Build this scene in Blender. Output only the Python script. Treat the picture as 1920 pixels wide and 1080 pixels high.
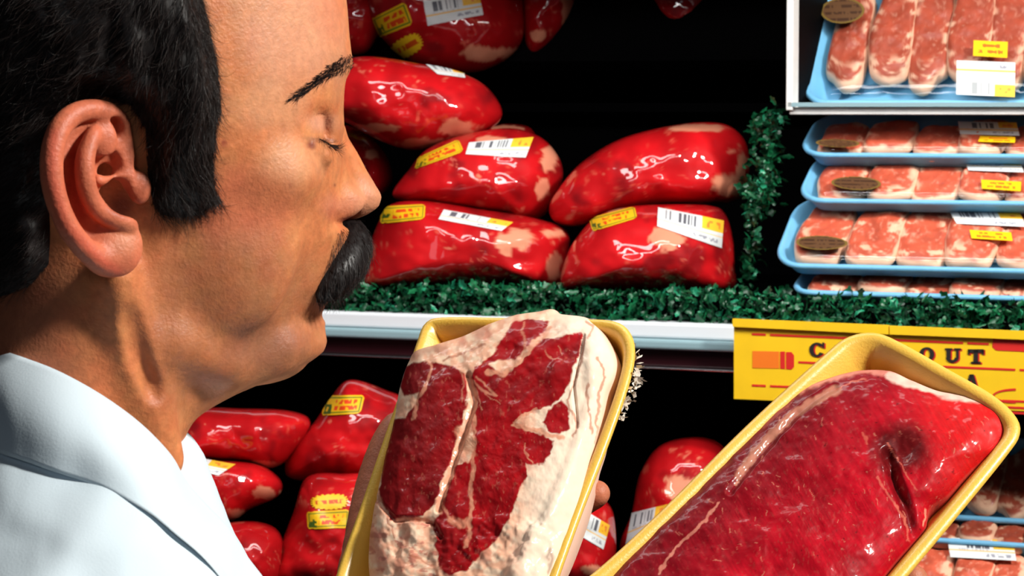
import bpy, math, random
import numpy as np
from mathutils import Vector, Matrix
from mathutils.bvhtree import BVHTree

# ------------------------------------------------------------------ camera
for o in list(bpy.data.objects): bpy.data.objects.remove(o)
SC = bpy.context.scene; COL = SC.collection
FPX = 5000.0
PITCH = math.atan(340/FPX)
CAM = np.array([0., 0., 1.5])
RT = np.array([1., 0., 0.])
FW = np.array([0., math.cos(PITCH), -math.sin(PITCH)])
UP = np.array([0., math.sin(PITCH), math.cos(PITCH)])
cd = bpy.data.cameras.new('camera'); cam = bpy.data.objects.new('camera', cd); COL.objects.link(cam)
cam.location = CAM; cam.rotation_euler = (math.pi/2-PITCH, 0, 0)
cd.sensor_width = 36; cd.lens = FPX/1920*36; cd.clip_start = .05; cd.clip_end = 50
cd.dof.use_dof = True; cd.dof.focus_distance = 1.45; cd.dof.aperture_fstop = 40
SC.camera = cam
# ------------------------------------------------------------------ world and lights
w = bpy.data.worlds.new('world'); SC.world = w; w.use_nodes = True
w.node_tree.nodes['Background'].inputs[0].default_value = (.75, .85, 1, 1)
w.node_tree.nodes['Background'].inputs[1].default_value = .022
def area(name, loc, target, size, power, color=(1, 1, 1), size_y=None):
    l = bpy.data.lights.new(name, 'AREA'); l.energy = power; l.color = color
    l.shape = 'RECTANGLE'; l.size = size; l.size_y = size_y or size
    o = bpy.data.objects.new(name, l); COL.objects.link(o); o.location = loc
    o.rotation_euler = (Vector(target)-Vector(loc)).to_track_quat('-Z', 'Y').to_euler()
    return o
area('key_light', (1.75, .55, 2.75), (-.1, 1.4, 1.45), .28, 95, (1, .97, .9))
area('fill_light', (-.5, -.5, 2.2), (-.2, 1.3, 1.5), .5, 1.4, (.85, .92, 1))
area('case_lamp', (-.15, 1.95, 2.35), (.05, 2.9, 1.4), 1.1, 12, (1, .97, .95), .2)
area('well_lamp', (.1, 1.9, 1.86), (.0, 2.7, 1.2), 1.2, 5, (1, .97, .95), .05)
SC.view_settings.view_transform = 'Standard'; SC.view_settings.look = 'None'
SC.view_settings.exposure = 0; SC.view_settings.gamma = 1
SC.view_settings.use_curve_mapping = False

# ------------------------------------------------------------------ helpers
def P(px, py, d):
    px = np.asarray(px, float)[..., None]; py = np.asarray(py, float)[..., None]; d = np.asarray(d, float)[..., None]
    return CAM + d*((px-960)/FPX*RT + (540-py)/FPX*UP + FW)
def RAY(px, py):
    px = np.asarray(px, float)[..., None]; py = np.asarray(py, float)[..., None]
    return (px-960)/FPX*RT + (540-py)/FPX*UP + FW
def hit_plane(px, py, p0, n):
    r = RAY(px, py); t = np.dot(p0-CAM, n)/(r@n)
    return CAM + t[..., None]*r
def proj(p):
    q = p-CAM; d = q@FW
    return 960+q@RT/d*FPX, 540-q@UP/d*FPX
YAW = math.radians(23)
CU = np.array([math.cos(YAW), -math.sin(YAW), 0.]); CV = np.array([math.sin(YAW), math.cos(YAW), 0.])
CZ = np.array([0., 0., 1.])
C0 = P(1000, 600, 2.6)
def CP(px, py, v): return hit_plane(px, py, C0+v*CV, CV)
def case(u, v, z): return C0+u*CU+v*CV+z*CZ
def case_uvz(p): q = p-C0; return float(q@CU), float(q@CV), float(q[2])

def nrm(v): v = np.asarray(v, float); return v/np.linalg.norm(v)
def tag(o, label=None, cat=None, group=None, kind=None):
    if label: o['label'] = label
    if cat: o['category'] = cat
    if group: o['group'] = group
    if kind: o['kind'] = kind
    return o
def empty(name, loc):
    o = bpy.data.objects.new(name, None); COL.objects.link(o); o.location = tuple(loc); o.empty_display_size = .02
    return o
def mesh(name, V, F, mat, parent=None, colors=None, smooth=True, origin=None):
    V = np.asarray(V, float)
    if parent is not None: off = np.array(parent.location)
    else: off = np.asarray(origin if origin is not None else V.mean(0), float)
    me = bpy.data.meshes.new(name)
    Vl = (V-off).astype(np.float32)
    if isinstance(F, np.ndarray):
        k = F.shape[1]
        me.vertices.add(len(Vl)); me.vertices.foreach_set('co', Vl.ravel())
        me.loops.add(F.size); me.loops.foreach_set('vertex_index', F.ravel().astype(np.int32))
        me.polygons.add(len(F)); me.polygons.foreach_set('loop_start', np.arange(0, F.size, k, dtype=np.int32))
        me.polygons.foreach_set('loop_total', np.full(len(F), k, np.int32))
        me.update(calc_edges=True)
    else:
        me.from_pydata([tuple(v) for v in Vl], [], [tuple(int(i) for i in f) for f in F]); me.update()
    if smooth: me.polygons.foreach_set('use_smooth', np.ones(len(me.polygons), bool))
    if colors is not None:
        a = me.color_attributes.new('Col', 'FLOAT_COLOR', 'POINT')
        c = np.ones((len(Vl), 4), np.float32); c[:, :3] = colors; a.data.foreach_set('color', c.ravel())
    me.materials.append(mat)
    o = bpy.data.objects.new(name, me); COL.objects.link(o)
    if parent is not None: o.parent = parent
    else: o.location = tuple(off)
    return o
def gridfaces(nu, nv, cu=False, cv=False):
    U = nu if cu else nu-1; W = nv if cv else nv-1
    i, j = np.meshgrid(np.arange(U), np.arange(W), indexing='ij')
    i2 = (i+1) % nu; j2 = (j+1) % nv
    return np.stack([i*nv+j, i2*nv+j, i2*nv+j2, i*nv+j2], -1).reshape(-1, 4)
def boxmesh(name, p0, p1, mat, parent=None, frame=(None,), smooth=False, bevel=0, colors=None):
    """box in case coordinates (u,v,z)"""
    V = [case(u, v, z) for u in (p0[0], p1[0]) for v in (p0[1], p1[1]) for z in (p0[2], p1[2])]
    F = [(0, 1, 3, 2), (4, 6, 7, 5), (0, 4, 5, 1), (2, 3, 7, 6), (0, 2, 6, 4), (1, 5, 7, 3)]
    o = mesh(name, V, F, mat, parent, smooth=False)
    if bevel:
        m = o.modifiers.new('b', 'BEVEL'); m.width = bevel; m.segments = 3
    return o

# noise
def _h(i, j, k, s):
    n = (i*374761393 + j*668265263 + k*2147483647 + s*974634777) & 0xffffffff
    n = ((n ^ (n >> 13))*1274126177) & 0xffffffff
    n = n ^ (n >> 16)
    return (n & 0xffff)/65535.0
def vnoise(x, y, z=0., s=0):
    x, y, z = np.broadcast_arrays(np.asarray(x, float), np.asarray(y, float), np.asarray(z, float))
    xi = np.floor(x).astype(np.int64); yi = np.floor(y).astype(np.int64); zi = np.floor(z).astype(np.int64)
    fx = x-xi; fy = y-yi; fz = z-zi
    fx = fx*fx*(3-2*fx); fy = fy*fy*(3-2*fy); fz = fz*fz*(3-2*fz)
    r = 0
    for a in (0, 1):
        for b in (0, 1):
            for c in (0, 1):
                r = r + _h(xi+a, yi+b, zi+c, s)*(fx if a else 1-fx)*(fy if b else 1-fy)*(fz if c else 1-fz)
    return r
def fbm(x, y, z=0., s=0, o=4):
    r = 0; a = .5; f = 1
    for k in range(o):
        r = r + a*vnoise(x*f, y*f, np.asarray(z)*f, s+k); a *= .5; f *= 2.03
    return r/(1-.5**o)
def sst(a, b, x):
    t = np.clip((x-a)/(b-a), 0, 1); return t*t*(3-2*t)
def mix(c, d, t):
    return c*(1-t[..., None])+np.asarray(d)*t[..., None]
def seg_dist(X, Y, pts, closed=False):
    pts = np.asarray(pts, float); n = len(pts); best = np.full(X.shape, 1e9)
    for i in range(n if closed else n-1):
        a = pts[i]; b = pts[(i+1) % n]; d = b-a; L = d@d+1e-9
        t = np.clip(((X-a[0])*d[0]+(Y-a[1])*d[1])/L, 0, 1)
        best = np.minimum(best, (X-a[0]-t*d[0])**2+(Y-a[1]-t*d[1])**2)
    return np.sqrt(best)
def inside(X, Y, pts):
    pts = np.asarray(pts, float); n = len(pts); r = np.zeros(X.shape, bool)
    for i in range(n):
        x1, y1 = pts[i]; x2, y2 = pts[(i+1) % n]
        c = ((y1 > Y) != (y2 > Y))
        with np.errstate(all='ignore'):
            xx = (x2-x1)*(Y-y1)/(y2-y1+1e-12)+x1
        r ^= c & (X < xx)
    return r
def sdpoly(X, Y, pts):
    d = seg_dist(X, Y, pts, True); return np.where(inside(X, Y, pts), -d, d)
def smooth_closed(pts, n):
    pts = np.asarray(pts, float); m = len(pts); out = []
    t = np.arange(n)/n*m; i = t.astype(int); f = (t-i)[:, None]
    p0 = pts[(i-1) % m]; p1 = pts[i % m]; p2 = pts[(i+1) % m]; p3 = pts[(i+2) % m]
    c = .5*((2*p1)+(-p0+p2)*f+(2*p0-5*p1+4*p2-p3)*f**2+(-p0+3*p1-3*p2+p3)*f**3)
    # resample by arc length
    d = np.linalg.norm(np.roll(c, -1, 0)-c, axis=1); s = np.concatenate([[0], np.cumsum(d)])
    cc = np.vstack([c, c[:1]]); q = np.linspace(0, s[-1], n, endpoint=False)
    return np.stack([np.interp(q, s, cc[:, k]) for k in range(c.shape[1])], 1)
def smooth_open(pts, n):
    pts = np.asarray(pts, float); m = len(pts)
    t = np.linspace(0, m-1, n); i = np.minimum(t.astype(int), m-2); f = (t-i)[:, None]
    g = lambda k: pts[np.clip(k, 0, m-1)]
    p0, p1, p2, p3 = g(i-1), g(i), g(i+1), g(i+2)
    return .5*((2*p1)+(-p0+p2)*f+(2*p0-5*p1+4*p2-p3)*f**2+(-p0+3*p1-3*p2+p3)*f**3)
def spline(xs, ys):
    def f(x): return np.interp(x, xs, ys)
    return f

# ------------------------------------------------------------------ materials
def lin(*c):
    return tuple(((v/255)/12.92 if v/255 <= .04045 else ((v/255+.055)/1.055)**2.4) for v in c)
def mat(name, color=None, rough=.5, metal=0, coat=0, coat_rough=.05, spec=.5, sss=0, sss_r=(1, .3, .15), attr=False,
        bump=0, bump_scale=200, bump_dist=.001, bump_detail=3, sheen=0, alpha=1, trans=0, emit=0, coat_bump=0, var=0, var_scale=30,
        stretch=(1, 1, 1)):
    m = bpy.data.materials.new(name); m.use_nodes = True; nt = m.node_tree; b = nt.nodes['Principled BSDF']
    N = nt.nodes.new; Lk = nt.links.new
    tc = N('ShaderNodeTexCoord')
    mp = N('ShaderNodeMapping'); Lk(tc.outputs['Object'], mp.inputs[0]); mp.inputs['Scale'].default_value = stretch
    src = None
    if attr:
        a = N('ShaderNodeAttribute'); a.attribute_name = 'Col'; src = a.outputs['Color']
    elif color is not None:
        c = N('ShaderNodeRGB'); c.outputs[0].default_value = (*color, 1); src = c.outputs[0]
    if var:
        n = N('ShaderNodeTexNoise'); n.inputs['Scale'].default_value = var_scale; n.inputs['Detail'].default_value = 4
        Lk(mp.outputs[0], n.inputs['Vector'])
        mr = N('ShaderNodeMapRange'); mr.inputs[1].default_value = .3; mr.inputs[2].default_value = .7
        mr.inputs[3].default_value = 1-var; mr.inputs[4].default_value = 1+var; Lk(n.outputs[0], mr.inputs[0])
        vm = N('ShaderNodeVectorMath'); vm.operation = 'SCALE'; Lk(src, vm.inputs[0]); Lk(mr.outputs[0], vm.inputs['Scale'])
        src = vm.outputs[0]
    Lk(src, b.inputs['Base Color'])
    b.inputs['Roughness'].default_value = rough; b.inputs['Metallic'].default_value = metal
    b.inputs['Coat Weight'].default_value = coat; b.inputs['Coat Roughness'].default_value = coat_rough
    b.inputs['Specular IOR Level'].default_value = spec
    if sss:
        b.inputs['Subsurface Weight'].default_value = sss; b.inputs['Subsurface Radius'].default_value = sss_r
        b.inputs['Subsurface Scale'].default_value = .006
    if sheen: b.inputs['Sheen Weight'].default_value = sheen
    b.inputs['Alpha'].default_value = alpha
    b.inputs['Transmission Weight'].default_value = trans
    if bump:
        n = N('ShaderNodeTexNoise'); n.inputs['Scale'].default_value = bump_scale; n.inputs['Detail'].default_value = bump_detail
        Lk(mp.outputs[0], n.inputs['Vector'])
        bp = N('ShaderNodeBump'); bp.inputs['Strength'].default_value = bump; bp.inputs['Distance'].default_value = bump_dist
        Lk(n.outputs[0], bp.inputs['Height']); Lk(bp.outputs[0], b.inputs['Normal'])
    if coat_bump:
        n = N('ShaderNodeTexNoise'); n.inputs['Scale'].default_value = 38; n.inputs['Detail'].default_value = 2.5
        n.inputs['Distortion'].default_value = .8
        Lk(mp.outputs[0], n.inputs['Vector'])
        bp = N('ShaderNodeBump'); bp.inputs['Strength'].default_value = coat_bump; bp.inputs['Distance'].default_value = .003
        Lk(n.outputs[0], bp.inputs['Height']); Lk(bp.outputs[0], b.inputs['Coat Normal'])
    if emit:
        b.inputs['Emission Color'].default_value = (*color, 1); b.inputs['Emission Strength'].default_value = emit
    return m
M = dict(
 black=mat('black_enamel', (.0012, .0012, .0015), .6, spec=.03, bump=.1),
 maroon=mat('maroon_vinyl', (.02, .003, .005), .35, spec=.3, bump=.1, bump_scale=60),
 chrome=mat('chrome', (.6, .6, .62), .25, metal=1, bump=.05),
 rail=mat('white_rail', (.72, .76, .8), .3, bump=.03),
 railgrey=mat('grey_rail', (.25, .38, .42), .25, bump=.03),
 white=mat('white_enamel', (.7, .7, .68), .4, var=.08),
 floor=mat('dark_floor', (.03, .025, .022), .6, var=.3, var_scale=6),
 wrapped=mat('wrapped_meat', rough=.5, coat=1, coat_rough=.04, attr=True, bump=.15, bump_scale=90, bump_dist=.001, coat_bump=.10, spec=.08),
 wet=mat('wet_meat', rough=.5, coat=.18, coat_rough=.12, attr=True, bump=.15, bump_scale=240, bump_dist=.0005, spec=.1, sss=.05),
 chop=mat('chop_meat', rough=.55, coat=.15, coat_rough=.25, attr=True, bump=.4, bump_scale=200, spec=.3),
 label=mat('printed_label', rough=.45, attr=True, spec=.3, bump=.04),
 blue=mat('blue_foam', (.15, .43, .68), .45, bump=.25, bump_scale=900, bump_dist=.0004, var=.05, var_scale=60),
 yellow=mat('yellow_foam', (.84, .50, .07), .42, bump=.5, bump_scale=700, bump_dist=.0005, coat=.3, coat_rough=.2, sss=.1, sss_r=(1, .7, .2), var=.06, var_scale=50),
 skin=mat('skin', rough=.5, attr=True, sss=.12, bump=.55, bump_scale=650, bump_dist=.0006, bump_detail=4, spec=.35, var=.10, var_scale=260),
 hair=mat('black_hair', rough=.42, attr=True, spec=.3, bump=.3, bump_scale=400, stretch=(1, 1, .2)),
 shirt=mat('white_cotton', (.64, .745, .82), .8, bump=.3, bump_scale=900, bump_dist=.0003, spec=.15, sheen=.1, var=.02, var_scale=12),
 green=mat('green_plastic', attr=True, rough=.35, spec=.5, bump=.1),
 signy=mat('yellow_card', (.85, .52, .005), .55, bump=.05, var=.04, var_scale=40),
 ink=mat('black_ink', (.012, .008, .006), .6, bump=.02),
 redink=mat('red_ink', (.62, .012, .008), .6, bump=.02),
 orangeink=mat('orange_ink', (.82, .17, .005), .6, bump=.02),
)
def film_mat():
    m = bpy.data.materials.new('clear_film'); m.use_nodes = True; nt = m.node_tree; nt.nodes.clear(); N = nt.nodes.new; L = nt.links.new
    out = N('ShaderNodeOutputMaterial'); mx = N('ShaderNodeMixShader'); tr = N('ShaderNodeBsdfTransparent'); gl = N('ShaderNodeBsdfGlossy')
    gl.inputs['Roughness'].default_value = .08
    lw = N('ShaderNodeLayerWeight'); lw.inputs[0].default_value = .5
    pw = N('ShaderNodeMath'); pw.operation = 'POWER'; pw.inputs[1].default_value = 4; L(lw.outputs['Facing'], pw.inputs[0])
    fr = N('ShaderNodeMath'); fr.operation = 'MULTIPLY_ADD'; fr.inputs[1].default_value = .4; fr.inputs[2].default_value = .03; L(pw.outputs[0], fr.inputs[0])
    n = N('ShaderNodeTexNoise'); n.inputs['Scale'].default_value = 22; n.inputs['Detail'].default_value = 3
    tc = N('ShaderNodeTexCoord'); L(tc.outputs['Object'], n.inputs['Vector'])
    bp = N('ShaderNodeBump'); bp.inputs['Strength'].default_value = .5; bp.inputs['Distance'].default_value = .004
    L(n.outputs[0], bp.inputs['Height']); L(bp.outputs[0], gl.inputs['Normal'])
    L(fr.outputs[0], mx.inputs[0]); L(tr.outputs[0], mx.inputs[1]); L(gl.outputs[0], mx.inputs[2]); L(mx.outputs[0], out.inputs[0])
    return m
M['film'] = film_mat()
# ------------------------------------------------------------------ display case (the setting)
def uz(px, py, v): u, _, z = case_uvz(CP(px, py, v)); return u, z
ZD = uz(1000, 545, .02)[1]                 # deck height
boxmesh('wall_back', (-1.6, .52, -1.2), (1.6, .56, 1.2), M['black'])['kind'] = 'structure'
boxmesh('wall_left', (-1.64, -.02, -1.2), (-1.6, .56, 1.2), M['black'])['kind'] = 'structure'
fl = boxmesh('floor', (-2.5, -3.6, -1.3), (2.5, .8, -1.2), M['floor']); fl['kind'] = 'structure'
casing = empty('display_case', case(0, .2, -1.2))
tag(casing, 'black refrigerated meat display case with white rail and dark bumper', 'display case')
boxmesh('upper_deck', (-1.6, .0, ZD-.03), (1.6, .52, ZD), M['black'], casing)
boxmesh('well_back', (-1.6, .36, -.9), (1.6, .40, ZD-.03), M['black'], casing)
boxmesh('well_floor', (-1.6, -.35, -.42), (1.6, .36, -.38), M['black'], casing)
boxmesh('case_front', (-1.6, -.39, -1.2), (1.6, -.35, -.36), M['black'], casing)
# rail: profile extruded along u
z1 = uz(1000, 596, -.02)[1]; z2 = uz(1000, 626, -.02)[1]; z3 = uz(1000, 645, -.02)[1]; z4 = uz(1000, 678, -.02)[1]; z5 = uz(1000, 682, -.02)[1]
boxmesh('white_rail', (-1.6, -.024, z2), (1.6, 0, z1), M['rail'], casing, bevel=.003)
boxmesh('grey_rail_lip', (-1.6, -.03, z3), (1.6, 0, z2), M['railgrey'], casing, bevel=.003)
boxmesh('bumper', (-1.6, -.02, z4), (1.6, 0, z3), M['maroon'], casing, bevel=.002)
boxmesh('chrome_strip', (-1.6, -.026, z5), (1.6, 0, z4), M['chrome'], casing, bevel=.001)
boxmesh('back_ledge', (-1.6, .46, uz(1200, 192, .46)[1]-.012), (.55, .52, uz(1200, 192, .46)[1]), M['black'], casing, bevel=.002)
# sloping black rack carrying the top row
rz = uz(1000, 150, .40)[1]
V = [case(u, v, z) for u in (-1.2, .24) for (v, z) in ((.36, rz+.02), (.50, rz+.40), (.50, rz+.37), (.375, rz+.01))]
mesh('sloping_rack', V, [(0, 4, 5, 1), (1, 5, 6, 2), (2, 6, 7, 3), (3, 7, 4, 0), (0, 1, 2, 3), (7, 6, 5, 4)], M['black'], casing, smooth=False)
boxmesh('shade_panel', (-1.6, .12, 1.665-C0[2]), (1.6, .52, 1.70-C0[2]), M['black'], casing)  # unseen panel added above to shade the top row
# right-hand shelf unit
su0, sz = uz(1480, 207, .06)
shelf = empty('side_shelf', case(su0+.3, .2, sz)); tag(shelf, 'white shelf with glass front edge above the stacked pork chop trays', 'shelf')
boxmesh('shelf_panel', (su0, .06, sz-.004), (su0+.8, .46, sz+.003), M['white'], shelf, bevel=.001)
boxmesh('glass_edge', (su0, .055, sz+.0035), (su0+.8, .06, sz+.0075), M['railgrey'], shelf)
boxmesh('divider_post', (su0-.002, .055, sz), (su0+.0045, .075, sz+.5), M['white'], shelf, bevel=.001)
boxmesh('side_panel', (su0-.001, .075, sz+.003), (su0+.003, .46, sz+.5), M['black'], shelf)
boxmesh('shelf_bracket', (su0+.0, .40, ZD), (su0+.01, .46, sz-.004), M['black'], shelf)

# ------------------------------------------------------------------ wrapped roasts
RED = np.array([.50, .006, .009]); FAT = np.array([.70, .27, .16]); DARKM = np.array([.13, .004, .006])
def decal(name, bvh, quad, kind, parent, seed=0, off=.0008, nu=None, tagshape=False):
    q = np.asarray(quad, float)      # TL TR BR BL in pixels
    wpx = np.linalg.norm(q[1]-q[0]); hpx = np.linalg.norm(q[3]-q[0])
    nu = int(max(16, min(150, wpx*1.1))); nv = int(max(10, min(90, hpx*1.1)))
    U, W = np.meshgrid(np.linspace(0, 1, nu), np.linspace(0, 1, nv), indexing='ij')
    X = (1-U)*(1-W)*q[0, 0]+U*(1-W)*q[1, 0]+U*W*q[2, 0]+(1-U)*W*q[3, 0]
    Y = (1-U)*(1-W)*q[0, 1]+U*(1-W)*q[1, 1]+U*W*q[2, 1]+(1-U)*W*q[3, 1]
    R = RAY(X, Y).reshape(-1, 3); V = np.zeros_like(R); last = None; hitm = np.zeros(len(R), bool)
    for i, r in enumerate(R):
        h = bvh.ray_cast(Vector(CAM), Vector(r))
        if h[0] is not None:
            nn = np.array(h[1]); 
            if nn@r > 0: nn = -nn
            V[i] = np.array(h[0])+nn*off; hitm[i] = True
    if not hitm.any(): return None
    C = label_color(U, W, kind, seed, wpx, hpx).reshape(-1, 3)
    F = gridfaces(nu, nv)
    keep = hitm[F].all(1)
    Uf, Wf = U.ravel(), W.ravel()
    if kind in ('badge', 'burst', 'oval'):
        uu = Uf[F].mean(1); ww = Wf[F].mean(1)
        dx = uu-.5; dy = ww-.5
        if kind == 'badge':
            rr = np.maximum(np.abs(dx)*2, np.abs(dy)*2); cr = np.hypot(np.maximum(np.abs(dx)-.38, 0)/.12, np.maximum(np.abs(dy)-.28, 0)/.22)
            keep &= cr < 1+.15*np.sin(uu*40)*(uu < .2)
        elif kind == 'burst':
            th = np.arctan2(dy, dx); keep &= (np.abs(dx)*2)**3+(np.abs(dy)*2)**3 < (.85+.13*np.sign(np.sin(th*22)))
        else:
            keep &= (dx*2)**2+(dy*2)**2 < 1
    # drop stretched quads
    P4 = V[F]; e = np.linalg.norm(P4[:, 0]-P4[:, 2], axis=1); med = np.median(e[keep]) if keep.any() else 1
    keep &= e < med*6
    F = F[keep]
    if len(F) == 0: return None
    used = np.unique(F); mp = np.full(len(V), -1); mp[used] = np.arange(len(used))
    return mesh(name, V[used], mp[F], M['label'], parent, colors=C[used])
def label_color(U, W, kind, seed, wpx, hpx):
    C = np.ones(U.shape+(3,))
    if kind == 'price':
        C[:] = (.66, .68, .68)
        bar = (U > .12) & (U < .62) & (W > .08) & (W < .5)
        s = vnoise(U*46, U*0, 0, seed) > .52
        C[bar & s] = (.10, .10, .12)
        yb = (U > .68) & (W < .48); C[yb] = (.85, .47, .03)
        t = yb & (U > .74) & (U < .95) & (W > .12) & (W < .38) & (vnoise(U*22, W*7, 0, seed+3) > .58); C[t] = (.75, .2, .03)
        C[(np.abs(W-.62) < .025)] = (.8, .45, .08)
        t = (W > .74) & (W < .88) & (U > .55) & (U < .93) & (vnoise(U*36, W*14, 0, seed+1) > .5); C[t] = (.3, .3, .35)
        t = (W > .52) & (W < .58) & (U > .1) & (U < .6) & (vnoise(U*50, W*3, 0, seed+2) > .5); C[t] = (.45, .45, .5)
    elif kind == 'price_up':      # barcode at the bottom, yellow block bottom right
        C[:] = (.68, .68, .66)
        bar = (U > .08) & (U < .58) & (W > .62) & (W < .97)
        s = vnoise(U*40, U*0, 0, seed) > .52
        C[bar & s] = (.35, .37, .38)
        yb = (U > .65) & (W > .66); C[yb] = (.85, .55, .06)
        t = yb & (U > .74) & (U < .93) & (W > .74) & (W < .9) & (vnoise(U*20, W*9, 0, seed+3) > .5); C[t] = (.8, .3, .05)
        C[(np.abs(W-.27) < .03)] = (.8, .45, .1)
        t = (W > .1) & (W < .2) & (U > .72) & (U < .93) & (vnoise(U*36, W*14, 0, seed+1) > .5); C[t] = (.3, .3, .35)
        t = (W > .42) & (W < .5) & (U > .2) & (U < .6) & (vnoise(U*50, W*3, 0, seed+2) > .5); C[t] = (.55, .55, .6)
    elif kind == 'yellow':
        C[:] = (.88, .50, .005)
        for k, (a, b, l, r) in enumerate(((.18, .42, .22, .78), (.54, .82, .14, .86))):
            t = (W > a) & (W < b) & (U > l) & (U < r) & (vnoise(U*wpx/5, W*3, 0, seed+k) > .42) & (np.abs(W-(a+b)/2) < (b-a)*(.25+.3*vnoise(U*wpx/4, 3., 0, seed+9)))
            C[t] = (.75, .12, .01)
    elif kind == 'badge':
        C[:] = (.74, .42, .008)
        ed = np.minimum(np.minimum(U, 1-U)*wpx, np.minimum(W, 1-W)*hpx)/hpx
        C[(ed > .09) & (ed < .15)] = (.10, .16, .01)
        C[(U < .22) & (W > .45) & (vnoise(U*25, W*8, 0, seed+5) > .45) & (ed > .07)] = (.05, .09, .01)
        for k, (a, b) in enumerate(((.24, .44), (.54, .78))):
            t = (W > a) & (W < b) & (U > .27) & (U < .86) & (vnoise(U*22, W*4, 0, seed+k) > .38)
            C[t] = (.66, .05, .008)
    elif kind == 'burst':
        C[:] = (.72, .42, .01)
        t = (np.abs(W-.5) < .13) & (U > .12) & (U < .88) & (vnoise(U*20, W*4, 0, seed) > .4); C[t] = (.5, .06, .005)
    elif kind == 'oval':
        C[:] = (.10, .045, .018)
        t = (np.sin(W*24) > .2) & (vnoise(U*26, W*6, 0, seed) > .4); C[t] = (.045, .018, .008)
        r = (U*2-1)**2+(W*2-1)**2; C[r > .8] = (.16, .10, .02)
    return C
def roast(label, outline, d, thick, fats=(), decals=(), seed=0, red=RED, fatty=.35, group='wrapped beef roasts', low=(0, 0), dim=1.0):
    """bulging roast: front outline in photograph pixels at depth d, thickness in metres"""
    na, nr = 128, 40
    out = smooth_closed(outline, na); c = out.mean(0)
    rr = np.sin(np.linspace(0, 1, nr)*math.pi/2)
    rows = []
    A = np.linspace(0, 1, na, endpoint=False)
    Vs = []; Cs = []
    px = c[0]+(out[None, :, 0]-c[0])*rr[:, None]; py = c[1]+(out[None, :, 1]-c[1])*rr[:, None]
    prof = np.sqrt(np.clip(1-rr**2.6, 0, 1))[:, None]
    sc = 1000*d/FPX
    lump = (fbm(px/70, py/70, 0, seed+11, 3)-.5)*.02*prof
    for side in (-1, 1):
        dd = d+side*(thick/2*prof)*(1.0 if side < 0 else .8)+side*lump
        # keep the outline while bulging: scale pixels about the centre with depth
        X = 960+(px-960)*d/dd; Y = 540+(py-540)*d/dd
        if side < 0: X = px; Y = py
        Vs.append(P(X, Y, dd)); 
    V = np.concatenate([Vs[0].reshape(-1, 3), Vs[1].reshape(-1, 3)])
    PX = np.concatenate([px.ravel(), px.ravel()+400]); PY = np.concatenate([py.ravel(), py.ravel()])
    C = np.tile(red, (len(V), 1))
    n1 = fbm(PX/60, PY/60, 0, seed, 4); n2 = fbm(PX/9, PY/14, 0, seed+7, 3); n3 = fbm(PX/28, PY/22, 0, seed+21, 4)
    C = C*(.5+.8*n1)[:, None]
    C = mix(C, DARKM, sst(.55, .8, fbm(PX/45, PY/45, 0, seed+31, 3))*.7)
    C = mix(C, np.array([.62, .10, .06]), sst(.66, .78, n2)*sst(.5, .7, n3)*.6)
    C = mix(C, FAT, sst(.86-.2*fatty, .93-.2*fatty, n3)*.6)
    rd = np.abs(fbm(PX/34, PY/26, 0, seed+41, 3)-.5); C = mix(C, np.array([.62, .13, .08]), sst(.014, .004, rd)*sst(.55, .7, fbm(PX/30, PY/30, 0, seed+51, 2))*.8)
    for (fx, fy, rx, ry) in fats:
        q = np.hypot((PX-fx)/rx, (PY-fy)/ry)+(fbm(PX/14, PY/14, 0, seed+3, 3)-.5)*1.1
        C = mix(C, FAT, sst(1.05, .8, q)*.9)
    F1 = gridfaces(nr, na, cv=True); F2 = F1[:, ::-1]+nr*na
    F = np.concatenate([F1, F2]); C *= dim
    root = empty('roast_package', P(c[0], out[:, 1].max(), d)); tag(root, label, 'packaged meat', group)
    o = mesh('meat', V, F, M['wrapped'], root, colors=C)
    bvh = BVHTree.FromPolygons([Vector(v) for v in V[:nr*na]], [tuple(int(i) for i in f) for f in F1])
    for k, (kind, quad) in enumerate(decals):
        decal({'price': 'price_label', 'price_up': 'price_label', 'badge': 'badge_sticker', 'burst': 'badge_sticker', 'yellow': 'yellow_sticker', 'oval': 'oval_sticker'}[kind],
              bvh, quad, kind, root, seed+k)
    return root
DR = RED*.8  # darker red: shade of the top row put into the colour
# top row (unlit, leaning on the sloping rack)
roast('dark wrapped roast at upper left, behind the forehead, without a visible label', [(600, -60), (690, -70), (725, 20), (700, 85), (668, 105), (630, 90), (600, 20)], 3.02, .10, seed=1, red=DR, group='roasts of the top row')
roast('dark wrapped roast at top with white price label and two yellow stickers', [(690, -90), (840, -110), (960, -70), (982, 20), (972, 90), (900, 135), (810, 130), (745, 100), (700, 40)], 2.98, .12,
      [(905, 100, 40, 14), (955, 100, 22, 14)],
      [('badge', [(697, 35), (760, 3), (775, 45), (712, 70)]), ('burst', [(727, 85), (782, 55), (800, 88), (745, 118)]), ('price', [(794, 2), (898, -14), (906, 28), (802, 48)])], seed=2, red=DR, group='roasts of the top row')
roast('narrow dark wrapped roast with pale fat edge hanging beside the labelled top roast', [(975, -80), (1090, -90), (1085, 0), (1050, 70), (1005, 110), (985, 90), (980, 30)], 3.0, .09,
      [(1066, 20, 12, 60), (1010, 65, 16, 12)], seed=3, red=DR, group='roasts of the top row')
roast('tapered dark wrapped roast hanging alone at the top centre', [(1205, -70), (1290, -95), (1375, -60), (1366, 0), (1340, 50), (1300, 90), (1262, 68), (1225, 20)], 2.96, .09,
      [(1335, 45, 14, 30), (1300, 78, 14, 10)], seed=4, red=DR, group='roasts of the top row')
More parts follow.
